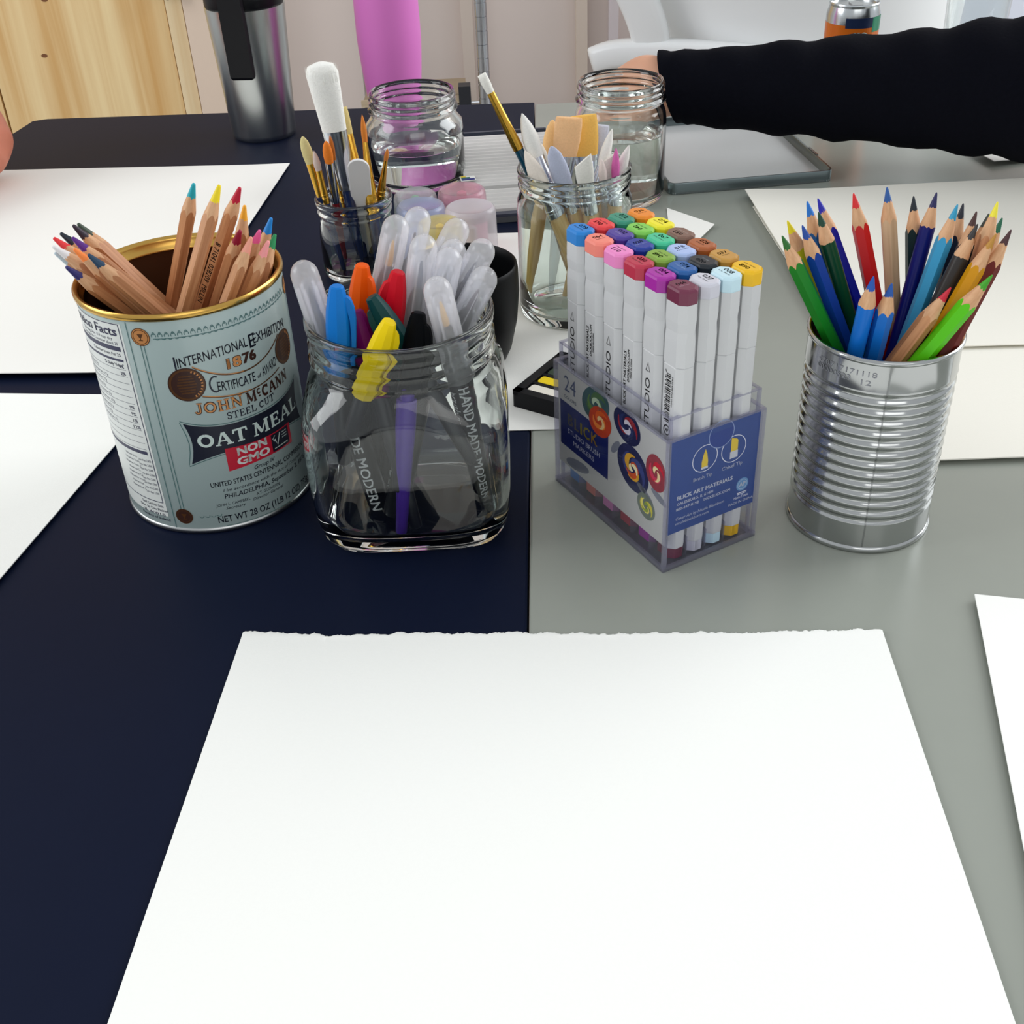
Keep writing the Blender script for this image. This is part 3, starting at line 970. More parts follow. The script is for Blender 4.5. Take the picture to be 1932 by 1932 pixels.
dm = []
for s, s0, s1, z in (('470717171118', -46.5, -13.4, 103.2), ('00000S23', -46.5, -26, 99.6), ('12', -20.6, -15.6, 98.6)):
    g = fit_text(s, (s1 - s0), 2.9, -.006, 0)
    g = shift2d(g, (s0 + s1) / 2, z, (lambda x: .0))
    dm.append(g)
g = merge2d(*dm)
obj('date_stamp', on_cyl(([(x * MM, y * MM) for x, y in g[0]], g[1]), RT + .0002), mat('stamp_ink', (140, 142, 148), 0.5), tin)

# ================================================================ glass jars
CLEAR = glass('jar_glass', (249, 253, 251))
CLEAR_G = glass('jar_glass_greenish', (244, 251, 247))


def jar(name, loc, outer, inner, label, m=CLEAR, n=72, z0=0.0):
    """outer: (r,z) from base centre up to the lip; inner: from the lip down to the floor centre"""
    root = empty(name, (loc[0], loc[1], z0), label=label, cat='jar')
    o = obj('glass_body', lathe(outer + inner, n, True, True), m, root)
    auto_smooth(o, 70)
    return root


# --- square storage jar with the felt pens
MX, MY = -.0532, .5477
mj = empty('storage_jar', (MX, MY, 0), label='large square clear glass storage jar packed with felt pens', cat='jar')
prof_o = [(.030, .0012, 3.0), (.040, .0002, 4.0), (.0445, .0, 4.4), (.0480, .0018, 4.8), (.0510, .008, 5.2), (.0528, .018, 5.6), (.0538, .032, 5.6), (.0540, .055, 5.6), (.0538, .072, 5.2),
          (.0528, .081, 4.0), (.0508, .088, 2.6), (.0486, .0925, 2.2), (.0474, .0955, 2.0), (.0472, .0975, 2.0), (.0490, .0992, 2.0), (.0492, .1005, 2.0), (.0478, .1022, 2.0), (.0476, .1050, 2.0),
          (.0486, .1064, 2.0), (.0486, .1076, 2.0), (.0474, .1090, 2.0), (.0474, .1145, 2.0), (.0486, .1158, 2.0), (.0490, .1180, 2.0), (.0488, .1205, 2.0), (.0478, .1217, 2.0)]
prof_i = [(.0458, .1212, 2.0), (.0450, .1195, 2.0), (.0446, .112, 2.0), (.0444, .098, 2.0), (.0462, .0915, 2.2), (.0482, .087, 2.6), (.0500, .080, 4.0), (.0508, .070, 5.2), (.0510, .050, 5.6),
          (.0506, .028, 5.6), (.0492, .016, 5.2), (.0465, .0098, 4.4), (.041, .0072, 3.0), (.026, .0066, 2.6), (.004, .0066, 2.0)]
loops = [squircle(.004, .0014, 2.0, 96)] + [squircle(w, z, e, 96) for w, z, e in prof_o + prof_i]
o = obj('glass_body', rings(loops), CLEAR, mj)
auto_smooth(o, 70)

# --- felt pens
FROST = thin_clear('frosted_cap', (252, 252, 254), (254, 254, 255), 0.32, 0.16, 1.45)
SLEEVE = thin_clear('frosted_sleeve', (250, 251, 253), (246, 248, 252), 0.10, 0.2, 1.35)
BLACKP = mat('black_plastic', (10, 11, 15), 0.35, spec=0.25)


def clear_pen(tip, bot, nib_c, label, texts=(), capl=.062, text_rot=0.0):
    tip, bot = Vector(tip), Vector(bot)
    L = (tip - bot).length
    root = empty('brush_pen', bot, axis_quat(bot, tip), label, 'pen', 'clear capped brush pens in the square jar')
    r = .0066
    R = .0074
    z0 = L - capl
    auto_smooth(obj('barrel', lathe([(.0045, 0), (r - .0006, .0006), (r, .003), (r, max(.01, z0 + .004)), (r - .001, z0 + .006), (.0048, z0 + .010), (.0046, z0 + .024), (.0036, z0 + .030), (.0018, z0 + .034)], 24), BLACKP, root), 40)
    auto_smooth(obj('nib', lathe([(.0018, z0 + .034), (.0019, z0 + .037), (.0013, z0 + .043), (.0005, z0 + .048)], 12), mat('nib_%02x%02x%02x' % tuple(nib_c), nib_c, 0.7), root), 60)
    cap = [(R, z0), (R + .0002, z0 + .003), (R, z0 + .02), (R - .0002, L - .012)]
    cap += [((R - .0002) * math.cos(a), L - .0080 + .0080 * math.sin(a)) for a in (0.25, .6, .9, 1.15, 1.35)]
    cap += [(.0012, L - .0004), (.0008, L - .0012)]
    c = obj('cap', lathe(cap, 32, False, True), FROST, root)
    auto_smooth(c, 60)
    # inner sleeve and moulded ribs of the cap
    sl = obj('cap_sleeve', lathe([(.0050, z0 + .004), (.0047, L - .014), (.0030, L - .0095), (.0005, L - .009)], 20, False, True), SLEEVE, c)
    auto_smooth(sl, 60)
    rb = []
    for k in range(6):
        a = k * math.pi / 3 + .3
        M = Matrix.Rotation(a, 4, 'Z')
        rb.append(xform(box(.0047, R - .0003, -.00025, .00025, z0 + .01, L - .013), M))
    obj('cap_rib', merge(*rb), FROST, c)
    for s, z, hh, ang in texts:
        g = text2d(s, hh, .016, 0.0, 'LEFT')
        g = split_x(([(y, x) for x, y in g[0]], g[1]), .0008)
        g = ([(x, y) for y, x in g[0]], g[1])
        V = []
        for x, y in g[0]:
            a = ang + (y - hh * .35) / r
            V.append(((r + .0001) * math.sin(a), -(r + .0001) * math.cos(a), z - x))
        obj('imprint', (V, g[1]), mat('white_ink', (226, 228, 230), 0.5), root)
    return root


def felt_pen(tip, bot, col, label, clip_ang=0.0, barrel=(20, 22, 32), capl=.046):
    tip, bot = Vector(tip), Vector(bot)
    L = (tip - bot).length
    root = empty('felt_pen', bot, axis_quat(bot, tip), label, 'pen', 'coloured felt pens in the square jar')
    m = mat('felt_pen_%02x%02x%02x' % tuple(col), col, 0.42, spec=0.2 if sum(col) > 60 else 0.06)
    mb = m if barrel is None else mat('felt_barrel_%02x%02x%02x' % tuple(barrel), barrel, 0.38)
    z0 = L - capl
    auto_smooth(obj('barrel', lathe([(.0030, 0), (.0036, .0008), (.0042, .02), (.0047, .05), (.0050, max(.055, z0))], 20), mb, root), 40)
    n = 24

    def fl(r, z):
        return [(r * (1 + .035 * math.cos(8 * 2 * math.pi * i / n)) * math.cos(2 * math.pi * i / n), r * (1 + .035 * math.cos(8 * 2 * math.pi * i / n)) * math.sin(2 * math.pi * i / n), z) for i in range(n)]
    capg = rings([fl(.0056, z0), fl(.0060, z0 + .003), fl(.0061, L - .022), fl(.0057, L - .014), fl(.0049, L - .0075), fl(.0040, L - .003), fl(.0034, L - .0006), fl(.0026, L)])
    c = obj('cap', capg, m, root)
    auto_smooth(c, 30)
    # pocket clip
    w = .0019
    cl = []
    for z, q0, q1 in ((z0 + .004, .0066, .0084), (L - .026, .0068, .0090), (L - .017, .0062, .0090), (L - .011, .0048, .0082), (L - .0065, .0040, .0066), (L - .0052, .0036, .0050)):
        cl.append([(q0, -w, z), (q1, -w * .7, z), (q1, w * .7, z), (q0, w, z)])
    V, F = rings(cl)
    o = obj('clip', xform((V, F), Matrix.Rotation(clip_ang, 4, 'Z')), m, root)
    fix_normals(o.data)
    auto_smooth(o, 40)
    return root


HM = 'HAND MADE MODERN'
clear_pen((-0.0507, 0.5699, 0.1622), (-0.0830, 0.5756, 0.0483), (226, 168, 40), 'clear capped brush pen with an orange nib, left of the red felt pen', [('brush marker', .075, .0066, .2), ('onyx', .05, .005, -.8)])
clear_pen((-0.0400, 0.5837, 0.1610), (-0.0745, 0.5824, 0.0402), (60, 60, 70), 'clear capped brush pen standing highest, behind the other clear caps')
clear_pen((-0.0365, 0.5530, 0.1582), (-0.0686, 0.5462, 0.0119), (70, 84, 110), 'long clear capped brush pen right of the red felt pen', [(HM, .078, .0078, .2)])
clear_pen((-0.0187, 0.5873, 0.1523), (-0.0930, 0.5466, 0.0347), (80, 70, 80), 'clear capped brush pen in front of the white paint bottle')
clear_pen((-0.0216, 0.5670, 0.1491), (-0.0738, 0.5577, 0.0090), (90, 90, 96), 'rear one of the two overlapping clear caps at the middle right of the jar')
clear_pen((-0.0241, 0.5550, 0.1502), (-0.0648, 0.5244, 0.0091), (90, 90, 96), 'front one of the two overlapping clear caps at the middle right of the jar')
clear_pen((-0.0061, 0.5646, 0.1485), (-0.0597, 0.5877, 0.0448), (80, 84, 100), 'clear capped brush pen against the black cup opening')
clear_pen((-0.0059, 0.5445, 0.1415), (-0.0644, 0.5865, 0.0158), (66, 44, 66), 'clear capped brush pen with a dark plum nib, leaning far right')
clear_pen((-0.0316, 0.5176, 0.1499), (-0.0138, 0.5463, 0.0090), (230, 178, 90), 'clear capped brush pen with a pale orange nib at the front right', [(HM, .080, .0080, .25), ('brush marker', .076, .0066, -.75)])
clear_pen((-0.0988, 0.5427, 0.1517), (-0.0731, 0.5342, 0.0090), (60, 64, 80), 'clear capped brush pen leaning out alone on the left of the jar', [(HM, .086, .0082, -.15)])
felt_pen((-0.0800, 0.5269, 0.1445), (-0.0890, 0.5266, 0.0437), (14, 116, 200), 'bright blue felt pen in the square jar', -.1)
felt_pen((-0.0704, 0.5596, 0.1412), (-0.0906, 0.5658, 0.0259), (246, 96, 10), 'orange felt pen in the square jar', -.5)
felt_pen((-0.0512, 0.5444, 0.1430), (-0.0806, 0.5478, 0.0090), (206, 14, 36), 'red felt pen in the square jar', 3.5)
felt_pen((-0.0646, 0.5337, 0.1350), (-0.0193, 0.5253, 0.0413), (8, 62, 62), 'dark green felt pen lying slanted in the square jar', 3.4)
felt_pen((-0.0545, 0.5107, 0.1322), (-0.0818, 0.5176, 0.0659), (242, 210, 8), 'yellow felt pen at the front of the square jar', .3)
felt_pen((-0.0410, 0.5219, 0.1307), (-0.0591, 0.5071, 0.0371), (5, 6, 9), 'black felt pen in the square jar', -.3)
felt_pen((-0.0742, 0.5422, 0.1241), (-0.0522, 0.5107, 0.0090), (120, 14, 96), 'magenta felt pen half hidden behind the blue one', 1.4)


def taper_pen(a, b, r0, r1, col, label):
    a, b = Vector(a), Vector(b)
    L = (b - a).length
    root = empty('felt_pen', a, axis_quat(a, b), label, 'pen', 'coloured felt pens in the square jar')
    m = mat('pen_barrel_%02x%02x%02x' % tuple(col), col, 0.35)
    auto_smooth(obj('barrel', lathe([(r0 * .8, 0), (r0, .0008), (r0 * .5 + r1 * .5, L * .5), (r1, L * .8), (r1, L - .0008), (r1 * .85, L)], 24), m, root), 40)
    auto_smooth(obj('end_plug', lathe([(r1 * .7, L), (r1 * .7, L + .003), (r1 * .4, L + .004)], 20), m, root), 40)
    return root


taper_pen((-.0600, .5060, .0095), (-.0500, .5090, .0900), .0030, .0052, (78, 44, 158), 'upturned purple felt pen seen through the jar front')
taper_pen((-.0140, .5463, .0200), (-.0240, .5440, .0880), .0022, .0050, (176, 164, 20), 'upturned olive yellow felt pen seen through the jar front, right side')

# ================================================================ brushes
SILVER = mat('ferrule_silver', (214, 218, 226), 0.18, 1.0)
GOLDF = mat('ferrule_gold', (214, 166, 66), 0.22, 1.0)
HANDLE_CLEAR = thin_clear('acrylic_handle', (246, 248, 250), (230, 232, 236), 0.28, 0.06, 1.49)


def bristle_mat(c, tipc=None, bl=.02):
    return mat('bristle_%02x%02x%02x' % tuple(c), c, 0.75, var=0.10, scale=900, bump=0.5)


def brush(tip, bot, kind, bc, bl, bw, ferr, fl, hc, label, group, hr=.0032, jar_word=''):
    """bl bristle length, bw bristle width, fl ferrule length; flat brushes are wide along local x"""
    tip, bot = Vector(tip), Vector(bot)
    L = (tip - bot).length
    root = empty('paint_brush', bot, axis_quat(bot, tip), label, 'brush', group)
    zf1 = L - bl
    zf0 = zf1 - fl
    fw = bw / 2 * .86

    def sec(rx, ry, z, n=20):
        return [(rx * math.cos(2 * math.pi * i / n), ry * math.sin(2 * math.pi * i / n), z) for i in range(n)]
    hm = hc if not isinstance(hc, tuple) else mat('handle_%02x%02x%02x' % hc, hc, 0.25, coat=0.4)
    hz = [(.0016, 0), (.0020, .001), (hr * .8, zf0 * .35), (hr, zf0 * .8), (hr * .92, zf0)]
    auto_smooth(obj('handle', lathe(hz, 16), hm, root), 50)
    flat = kind in ('flat', 'angled', 'filbert', 'mop')
    fy = fw if not flat else min(fw, .0024 if kind != 'mop' else .0045)
    fr = [sec(hr * 1.02, hr * 1.02, zf0), sec(hr * 1.05, hr * 1.05, zf0 + fl * .1), sec((hr + fw) / 2, (hr + fy) / 2, zf0 + fl * .5), sec(fw, fy, zf1)]
    if not flat and fw < hr:
        fr = [sec(hr * 1.02, hr * 1.02, zf0), sec(hr * 1.04, hr * 1.04, zf0 + fl * .3), sec((hr + fw) / 2, (hr + fw) / 2, zf0 + fl * .6), sec(fw, fw, zf1)]
    if kind == 'mop':
        fr = [sec(fw * .60, hr, zf0), sec(fw * .68, hr * 1.05, zf0 + fl * .3), sec(fw * .92, fy * .9, zf0 + fl * .65), sec(fw, fy, zf1)]
    f = obj('ferrule', rings(fr), ferr, root)
    auto_smooth(f, 50)
    cr = [lathe([(max(hr, fw * .75) * 1.0, zf0 + fl * q), (max(hr, fw * .75) * 1.10, zf0 + fl * q + .0004), (max(hr, fw * .75) * 1.0, zf0 + fl * q + .0008)], 20, False, False) for q in (.16, .26)] if not flat else []
    if cr:
        auto_smooth(obj('crimp', merge(*cr), ferr, f), 60)
    w = bw / 2
    if kind == 'round':
        bs = [(fw, 0), (w, .25), (w * .98, .45), (w * .72, .7), (w * .35, .9), (w * .06, 1)]
        g = rings([sec(r, r, zf1 + bl * t) for r, t in bs])
    elif kind == 'filbert':
        bs = [(fw, fy, 0), (w, fy * 1.1, .3), (w * .96, fy, .55), (w * .74, fy * .75, .8), (w * .35, fy * .4, .95), (w * .08, fy * .1, 1)]
        g = rings([sec(a, b, zf1 + bl * t) for a, b, t in bs])
    elif kind == 'mop':
        bs = [(fw, fy, 0), (w * .95, fy * 1.2, .3), (w * 1.05, fy * 1.35, .6), (w * 1.12, fy * 1.5, .85), (w * .9, fy * 1.3, .96), (w * .35, fy * .6, 1)]
        g = rings([sec(a, b, zf1 + bl * t) for a, b, t in bs])
    elif kind == 'flat':
        bs = [(fw, fy, 0), (w, fy * 1.1, .4), (w * 1.02, fy, .8), (w * .97, fy * .7, .97), (w * .93, fy * .4, 1)]
        g = rings([sec(a, b, zf1 + bl * t) for a, b, t in bs])
    else:   # angled
        loops = []
        for a, b, t in ((fw, fy, 0), (w, fy * 1.1, .35), (w, fy, .7), (w * .96, fy * .5, 1)):
            loops.append([(x, y, z + (x / w) * bl * .22 * t) for x, y, z in sec(a, b, zf1 + bl * t)])
        g = rings(loops)
    o = obj('bristles', g, bristle_mat(bc), root)
    auto_smooth(o, 60)
    if kind in ('mop', 'flat') and bl > .02:
        # loose fibre ends along the tip
        rg = random.Random(int(bl * 1e5) + int(tip.x * 1e4))
        parts = []
        for _ in range(420 if kind == 'mop' else 150):
            a = rg.uniform(0, 2 * math.pi)
            q = rg.uniform(.2, 1.0) ** .5
            sx_, sy_ = (w * 1.08, fy * 1.45) if kind == 'mop' else (w * .98, fy * .75)
            x, y = q * sx_ * math.cos(a), q * sy_ * math.sin(a)
            dome = (1 - q * q) * bl * .06 if kind == 'mop' else 0.0
            z0_, z1_ = zf1 + bl * .72, zf1 + bl * (.93 if kind == 'mop' else .985) + dome + rg.uniform(.0, bl * .05)
            x1, y1 = x * 1.05 + rg.gauss(0, .0003), y * 1.05 + rg.gauss(0, .0003)
            h = .00016
            parts.append(([(x - h, y, z0_), (x + h, y - h, z0_), (x, y + h, z0_), (x1, y1, z1_)], [(0, 1, 3), (1, 2, 3), (2, 0, 3)]))
        fb = obj('bristle_fibres', merge(*parts), bristle_mat(bc), o)
        fb['kind'] = 'stuff'
    return root


# --- small jar
SX, SY = -.1123, .8866
jar('brush_jar', (SX, SY), [(.002, .001), (.026, .0), (.0285, .001), (.0300, .005), (.0302, .022), (.0300, .034), (.0288, .042), (.0272, .0475), (.0272, .050), (.0292, .0512), (.0296, .0530), (.0286, .0545),
                           (.0284, .0565), (.0298, .0578), (.0304, .0600), (.0302, .0625), (.0292, .0637)],
    [(.0280, .0633), (.0272, .062), (.0268, .056), (.0254, .0490), (.0262, .045), (.0276, .040), (.0282, .033), (.0282, .008), (.026, .0052), (.002, .005)],
    'small clear glass jar holding gold ferrule brushes and a white spatula')
G1 = 'brushes in the small glass jar'
NAVYH, REDH = (24, 38, 78), (120, 24, 30)
brush((-0.1446, 0.8818, 0.1116), (-0.1268, 0.8810, 0.0055), 'filbert', (214, 198, 138), .021, .0085, GOLDF, .026, NAVYH, 'cream filbert brush leaning furthest left in the small jar', G1)
brush((-0.1363, 0.8745, 0.1026), (-0.1256, 0.8739, 0.0055), 'round', (204, 182, 172), .015, .0055, GOLDF, .026, NAVYH, 'small blush pink brush beside the cream filbert', G1, .0026)
brush((-0.1257, 0.8706, 0.1107), (-0.1263, 0.8934, 0.0055), 'filbert', (238, 128, 30), .018, .0075, SILVER, .034, REDH, 'orange tipped filbert brush with a silver ferrule', G1)
brush((-0.1237, 0.8767, 0.1654), (-0.1105, 0.8841, 0.0055), 'mop', (246, 244, 238), .050, .0215, SILVER, .046, NAVYH, 'large white mop brush with a broad silver ferrule', G1, .0045)
brush((-0.1157, 0.9065, 0.1247), (-0.0947, 0.8781, 0.0055), 'flat', (212, 190, 122), .020, .0085, GOLDF, .038, NAVYH, 'cream flat brush right of the white mop brush', G1)
brush((-0.1192, 0.9086, 0.1155), (-0.1089, 0.8951, 0.0055), 'round', (196, 168, 96), .018, .0060, GOLDF, .038, NAVYH, 'taller thin yellowish brush mostly hidden behind the white mop brush', G1, .0026)
brush((-0.0993, 0.8948, 0.1220), (-0.0967, 0.8697, 0.0055), 'round', (206, 118, 30), .020, .0046, GOLDF, .054, NAVYH, 'long pointed orange round brush with a swelling gold ferrule', G1, .0046)
brush((-0.0814, 0.8816, 0.0995), (-0.1054, 0.9016, 0.0055), 'round', (204, 120, 40), .010, .0034, GOLDF, .036, NAVYH, 'small orange brush leaning right in the small jar', G1, .0032)
brush((-0.1280, 0.9007, 0.0966), (-0.1151, 0.9010, 0.0055), 'round', (216, 196, 152), .012, .0050, GOLDF, .038, NAVYH, 'short tan brush low behind the silver ferrule of the mop brush', G1, .0028)
a, b = Vector((-.1085, .9022, .006)), Vector((-.1032, .867, .0971))
L = (b - a).length
ol = [(.0082 * math.cos(t), .0082 * math.sin(t)) for t in [math.pi * i / 14 for i in range(15)]]
out2 = [(x, L - .0082 + z) for x, z in ol] + [(-.0078, .01), (-.006, 0), (.006, 0), (.0078, .01)]
n = len(out2)
V = [(x, -.0012, z) for x, z in out2] + [(x, .0012, z) for x, z in out2]
F = [tuple(range(n)), tuple(reversed(range(n, 2 * n)))] + [(i, n + i, n + (i + 1) % n, (i + 1) % n) for i in range(n)]
sp = obj('spatula', (V, F), mat('white_plastic', (226, 224, 224), 0.4))
fix_normals(sp.data)
sp.location = a
sp.rotation_mode = 'QUATERNION'
sp.rotation_quaternion = axis_quat(a, b)
bv = sp.modifiers.new('bevel', 'BEVEL')
bv.width = .0005
bv.segments = 2
tag(sp, 'flat white round-ended spatula in the small jar', 'spatula')

# --- middle jar with acrylic brushes
jar('brush_jar', (.0546, .7956), [(.002, .002), (.034, .001), (.038, .0), (.0405, .002), (.0414, .008), (.0412, .03), (.0408, .078), (.0402, .086), (.0380, .0905), (.0374, .0925), (.0376, .0935), (.0394, .0945), (.0396, .0955),
                                  (.0380, .0967), (.0380, .0985), (.0395, .0997), (.0396, .1008), (.0382, .1018), (.0384, .1035), (.0398, .1048), (.0400, .1066), (.0392, .1080)],
    [(.0376, .1076), (.0366, .106), (.0362, .094), (.0372, .088), (.0388, .083), (.0392, .075), (.0394, .03), (.0390, .010), (.036, .0068), (.002, .0065)],
    'clear glass jar of wide pale brushes beside the marker box', CLEAR_G, z0=.001)
G2 = 'brushes in the middle glass jar'
TAN = wood('handle_tan_wood', (206, 164, 106), (234, 200, 146), (300, 300, 18), 0.4)
brush((-0.0064, 0.7957, 0.1724), (0.0676, 0.7871, 0.0095), 'flat', (232, 230, 222), .0130, .0062, GOLDF, .042, (10, 62, 84), 'long teal handled brush with gold ferrule leaning out on the left', G2, .0036)
brush((0.0195, 0.7951, 0.1458), (0.0631, 0.7749, 0.0095), 'round', (228, 226, 220), .030, .0115, SILVER, .022, TAN, 'white pointed wash brush, the tallest white one at the left of the middle jar', G2, .0059)
brush((0.0292, 0.8058, 0.1249), (0.0555, 0.8146, 0.0095), 'round', (226, 222, 212), .020, .0095, SILVER, .02, TAN, 'second white pointed brush tucked behind the tallest white one', G2, .0055)
brush((0.0203, 0.7833, 0.1243), (0.0733, 0.7700, 0.0095), 'round', (226, 216, 204), .030, .0115, SILVER, .02, TAN, 'cream pointed brush lying low over the jar rim at the left', G2, .0059)
brush((0.0381, 0.7797, 0.1275), (0.0749, 0.7904, 0.0095), 'filbert', (186, 192, 214), .032, .0130, SILVER, .018, TAN, 'blue-grey filbert brush at the front of the middle jar', G2, .0059)
brush((0.0421, 0.8295, 0.1305), (0.0188, 0.8003, 0.0095), 'filbert', (238, 190, 128), .026, .0095, SILVER, .02, TAN, 'peach filbert brush left of the two broad flat brushes', G2, .0057)
brush((0.0515, 0.7953, 0.1417), (0.0369, 0.8053, 0.0095), 'flat', (244, 194, 142), .027, .0185, SILVER, .030, HANDLE_CLEAR, 'broad peach flat brush, front one of the pair', G2, .0048)
brush((0.0618, 0.8076, 0.1391), (0.0712, 0.8077, 0.0095), 'flat', (242, 190, 92), .028, .0190, SILVER, .030, HANDLE_CLEAR, 'broad golden orange flat brush, rear one of the pair', G2, .0048)
brush((0.0591, 0.7734, 0.1188), (0.0740, 0.7828, 0.0095), 'angled', (230, 228, 220), .018, .0125, SILVER, .02, TAN, 'short white angled brush below the golden flat brush', G2, .0059)
brush((0.0757, 0.8107, 0.1307), (0.0566, 0.8261, 0.0095), 'flat', (204, 204, 216), .026, .0100, SILVER, .02, TAN, 'lavender grey flat brush behind the golden flat brush', G2, .0057)
brush((0.0814, 0.8010, 0.1308), (0.0466, 0.7954, 0.0095), 'round', (236, 234, 228), .026, .0075, SILVER, .02, TAN, 'slim white pointed brush right of the lavender one', G2, .0053)
brush((0.0723, 0.7808, 0.1169), (0.0816, 0.7865, 0.0095), 'round', (222, 206, 200), .016, .0060, SILVER, .014, HANDLE_CLEAR, 'small round blush brush in front of the pink one', G2, .0028)
brush((0.0792, 0.7924, 0.1142), (0.0797, 0.8168, 0.0095), 'angled', (232, 224, 218), .018, .0110, SILVER, .018, HANDLE_CLEAR, 'pale blush angled brush beside the pink tipped one', G2, .0034)
brush((0.0826, 0.7854, 0.1225), (0.0795, 0.7746, 0.0095), 'round', (206, 96, 164), .021, .0058, SILVER, .018, TAN, 'bright pink pointed brush in the middle jar', G2, .0051)
brush((0.0919, 0.7892, 0.1227), (0.0554, 0.7975, 0.0095), 'round', (230, 224, 220), .028, .0085, SILVER, .018, TAN, 'white pointed brush leaning furthest right in the middle jar', G2, .0055)

# --- mason jars with rinse water
def mason(name, x, y, R, Rb, H, label, wz, wlabel, sh):
    k = R / .0405
    o_ = [(.002, .003), (Rb * .70, .003), (Rb * .80, .0), (Rb * .93, .001), (Rb, .007), (Rb, H - sh), (Rb * .985, H - sh + .006), (R * .99, H - .0225), (R * .955, H - .0195), (R * .955, H - .018), (R * 1.03, H - .0165), (R * 1.035, H - .0145), (R * .975, H - .0130),
          (R * .965, H - .0110), (R * 1.0, H - .0100), (R * 1.0, H - .0090), (R * .965, H - .0080), (R * .965, H - .0062), (R * 1.0, H - .0052), (R * 1.0, H - .0042), (R * .97, H - .0032), (R * .975, H - .0012), (R * .955, H)]
    ri = R - .0046
    i_ = [(ri + .0012, H - .0004), (ri + .0002, H - .002), (ri, H - .012), (ri - .0006, H - .02), (R - .003, H - .0245), (Rb - .003, H - sh + .004), (Rb - .0028, H - sh - .004), (Rb - .0028, .010), (Rb * .86, .0066), (.002, .0062)]
    j = jar(name, (x, y), o_, i_, label, CLEAR)
    rw = Rb - .0029
    w = obj('rinse_water', lathe([(.001, .0067), (Rb * .85, .0071), (rw, .0106), (rw, wz - .0008), (rw + .00005, wz), (rw - .0018, wz - .0009), (.001, wz - .0010)], 64), glass('water', (247, 251, 249), 1.33))
    w.location = (x, y, 0)
    auto_smooth(w, 40)
    tag(w, wlabel, 'water', None, 'stuff')
    return j


mason('mason_jar', -.0741, 1.0972, .0405, .0455, .0850, 'half full mason jar standing before the pink bottle', .037, 'clear rinse water in the mason jar before the pink bottle', .034)
mason('mason_jar', .1115, 1.0272, .0382, .0402, .1041, 'half full mason jar in front of the hand with the black sleeve', .060, 'clear rinse water in the mason jar in front of the hand', .034)

# ================================================================ black cup and paint bottles
cup = empty('cup', (-.0255, .722, 0.0009), label='empty matt black cup behind the square jar', cat='cup')
BC = mat('black_cup', (7, 8, 10), 0.42, spec=0.12)
auto_smooth(obj('cup_wall', lathe([(.001, 0), (.024, 0), (.027, .0012), (.031, .010), (.0355, .030), (.0375, .05), (.0372, .066), (.0366, .0695), (.0358, .0702), (.0350, .0695), (.0348, .062), (.0345, .045), (.031, .022), (.024, .006), (.001, .005)], 56), BC, cup), 60)
auto_smooth(obj('foot_ring', lathe([(.0205, -.0003), (.0235, -.0003), (.0240, .0010), (.0200, .0010)], 40, True, True), BC, cup), 60)

CAPW = thin_clear('frosted_bottle_cap', (248, 248, 250), (240, 238, 242), 0.28, 0.2, 1.42)


def paint_bottle(x, y, H, R, col, capf, label, tint=None):
    root = empty('paint_bottle', (x, y, .0010), label=label, cat='bottle', group='small paint bottles with frosted caps')
    m = mat('paint_%02x%02x%02x' % tuple(col), col, 0.4)
    zb = H * (1 - capf)
    auto_smooth(obj('bottle_body', lathe([(.001, .0003), (R * .9, 0), (R * .98, .002), (R * .98, zb - .006), (R * .9, zb - .001), (R * .8, zb), (.001, zb)], 36), m, root), 50)
    auto_smooth(obj('nozzle', lathe([(R * .5, zb), (R * .46, zb + .004), (R * .22, zb + .006), (R * .19, min(H - .003, zb + .018)), (R * .1, min(H - .002, zb + .019))], 20), m, root), 50)
    c = tint or CAPW
    cap = obj('cap', lathe([(R, zb - .004), (R * 1.01, zb), (R * .98, H - .004), (R * .94, H - .0012), (R * .86, H), (R * .80, H - .0006), (R * .3, H - .0012), (.001, H - .0012)], 40, False, True), c, root)
    auto_smooth(cap, 60)
    auto_smooth(obj('cap_ring', lathe([(R * .8, H - .0006), (R * .78, H - .009), (R * .74, H - .009), (R * .72, H - .0012)], 32, False, False), c, cap), 60)
    return root


paint_bottle(-.0665, .918, .050, .0180, (96, 190, 132), .42, 'paint bottle with green paint under its frosted cap')
paint_bottle(-.0285, .918, .052, .0200, (214, 120, 150), .40, 'paint bottle with pink paint under its frosted cap', thin_clear('pinkish_cap', (250, 232, 238), (238, 208, 218), .32, .2, 1.42))
paint_bottle(-.0600, .876, .056, .0195, (96, 140, 206), .42, 'paint bottle with blue paint behind the clear pen caps', thin_clear('bluish_cap', (242, 244, 252), (214, 220, 238), .36, .2, 1.42))
paint_bottle(-.0420, .800, .070, .0165, (240, 214, 70), .30, 'paint bottle with yellow paint between the clear pen caps', thin_clear('yellowish_cap', (252, 248, 226), (244, 236, 190), .3, .2, 1.42))
paint_bottle(-.0205, .838, .0665, .0195, (228, 218, 218), .52, 'tall white paint bottle standing highest behind the black cup', thin_clear('white_cap', (246, 244, 246), (238, 234, 238), .5, .25, 1.42))

# ================================================================ watercolour pan case
pal = empty('paint_palette', (.0035, .6525, .0010), Quaternion((0, 0, 1), math.radians(-34.0)), 'black watercolour case with a white and a yellow pan, behind the marker box', 'paint set')
# local x runs along the near edge, local y away from the viewer along the left edge


def rbox(x0, x1, y0, y1, z0, z1, r=.002, n=4):
    L = []
    for (cx, cy, a0) in ((x1 - r, y1 - r, 0), (x0 + r, y1 - r, 90), (x0 + r, y0 + r, 180), (x1 - r, y0 + r, 270)):
        for i in range(n + 1):
            a = math.radians(a0 + 90 * i / n)
            L.append((cx + r * math.cos(a), cy + r * math.sin(a)))
    return rings([[(x, y, z) for x, y in L] for z in (z0, z1)])


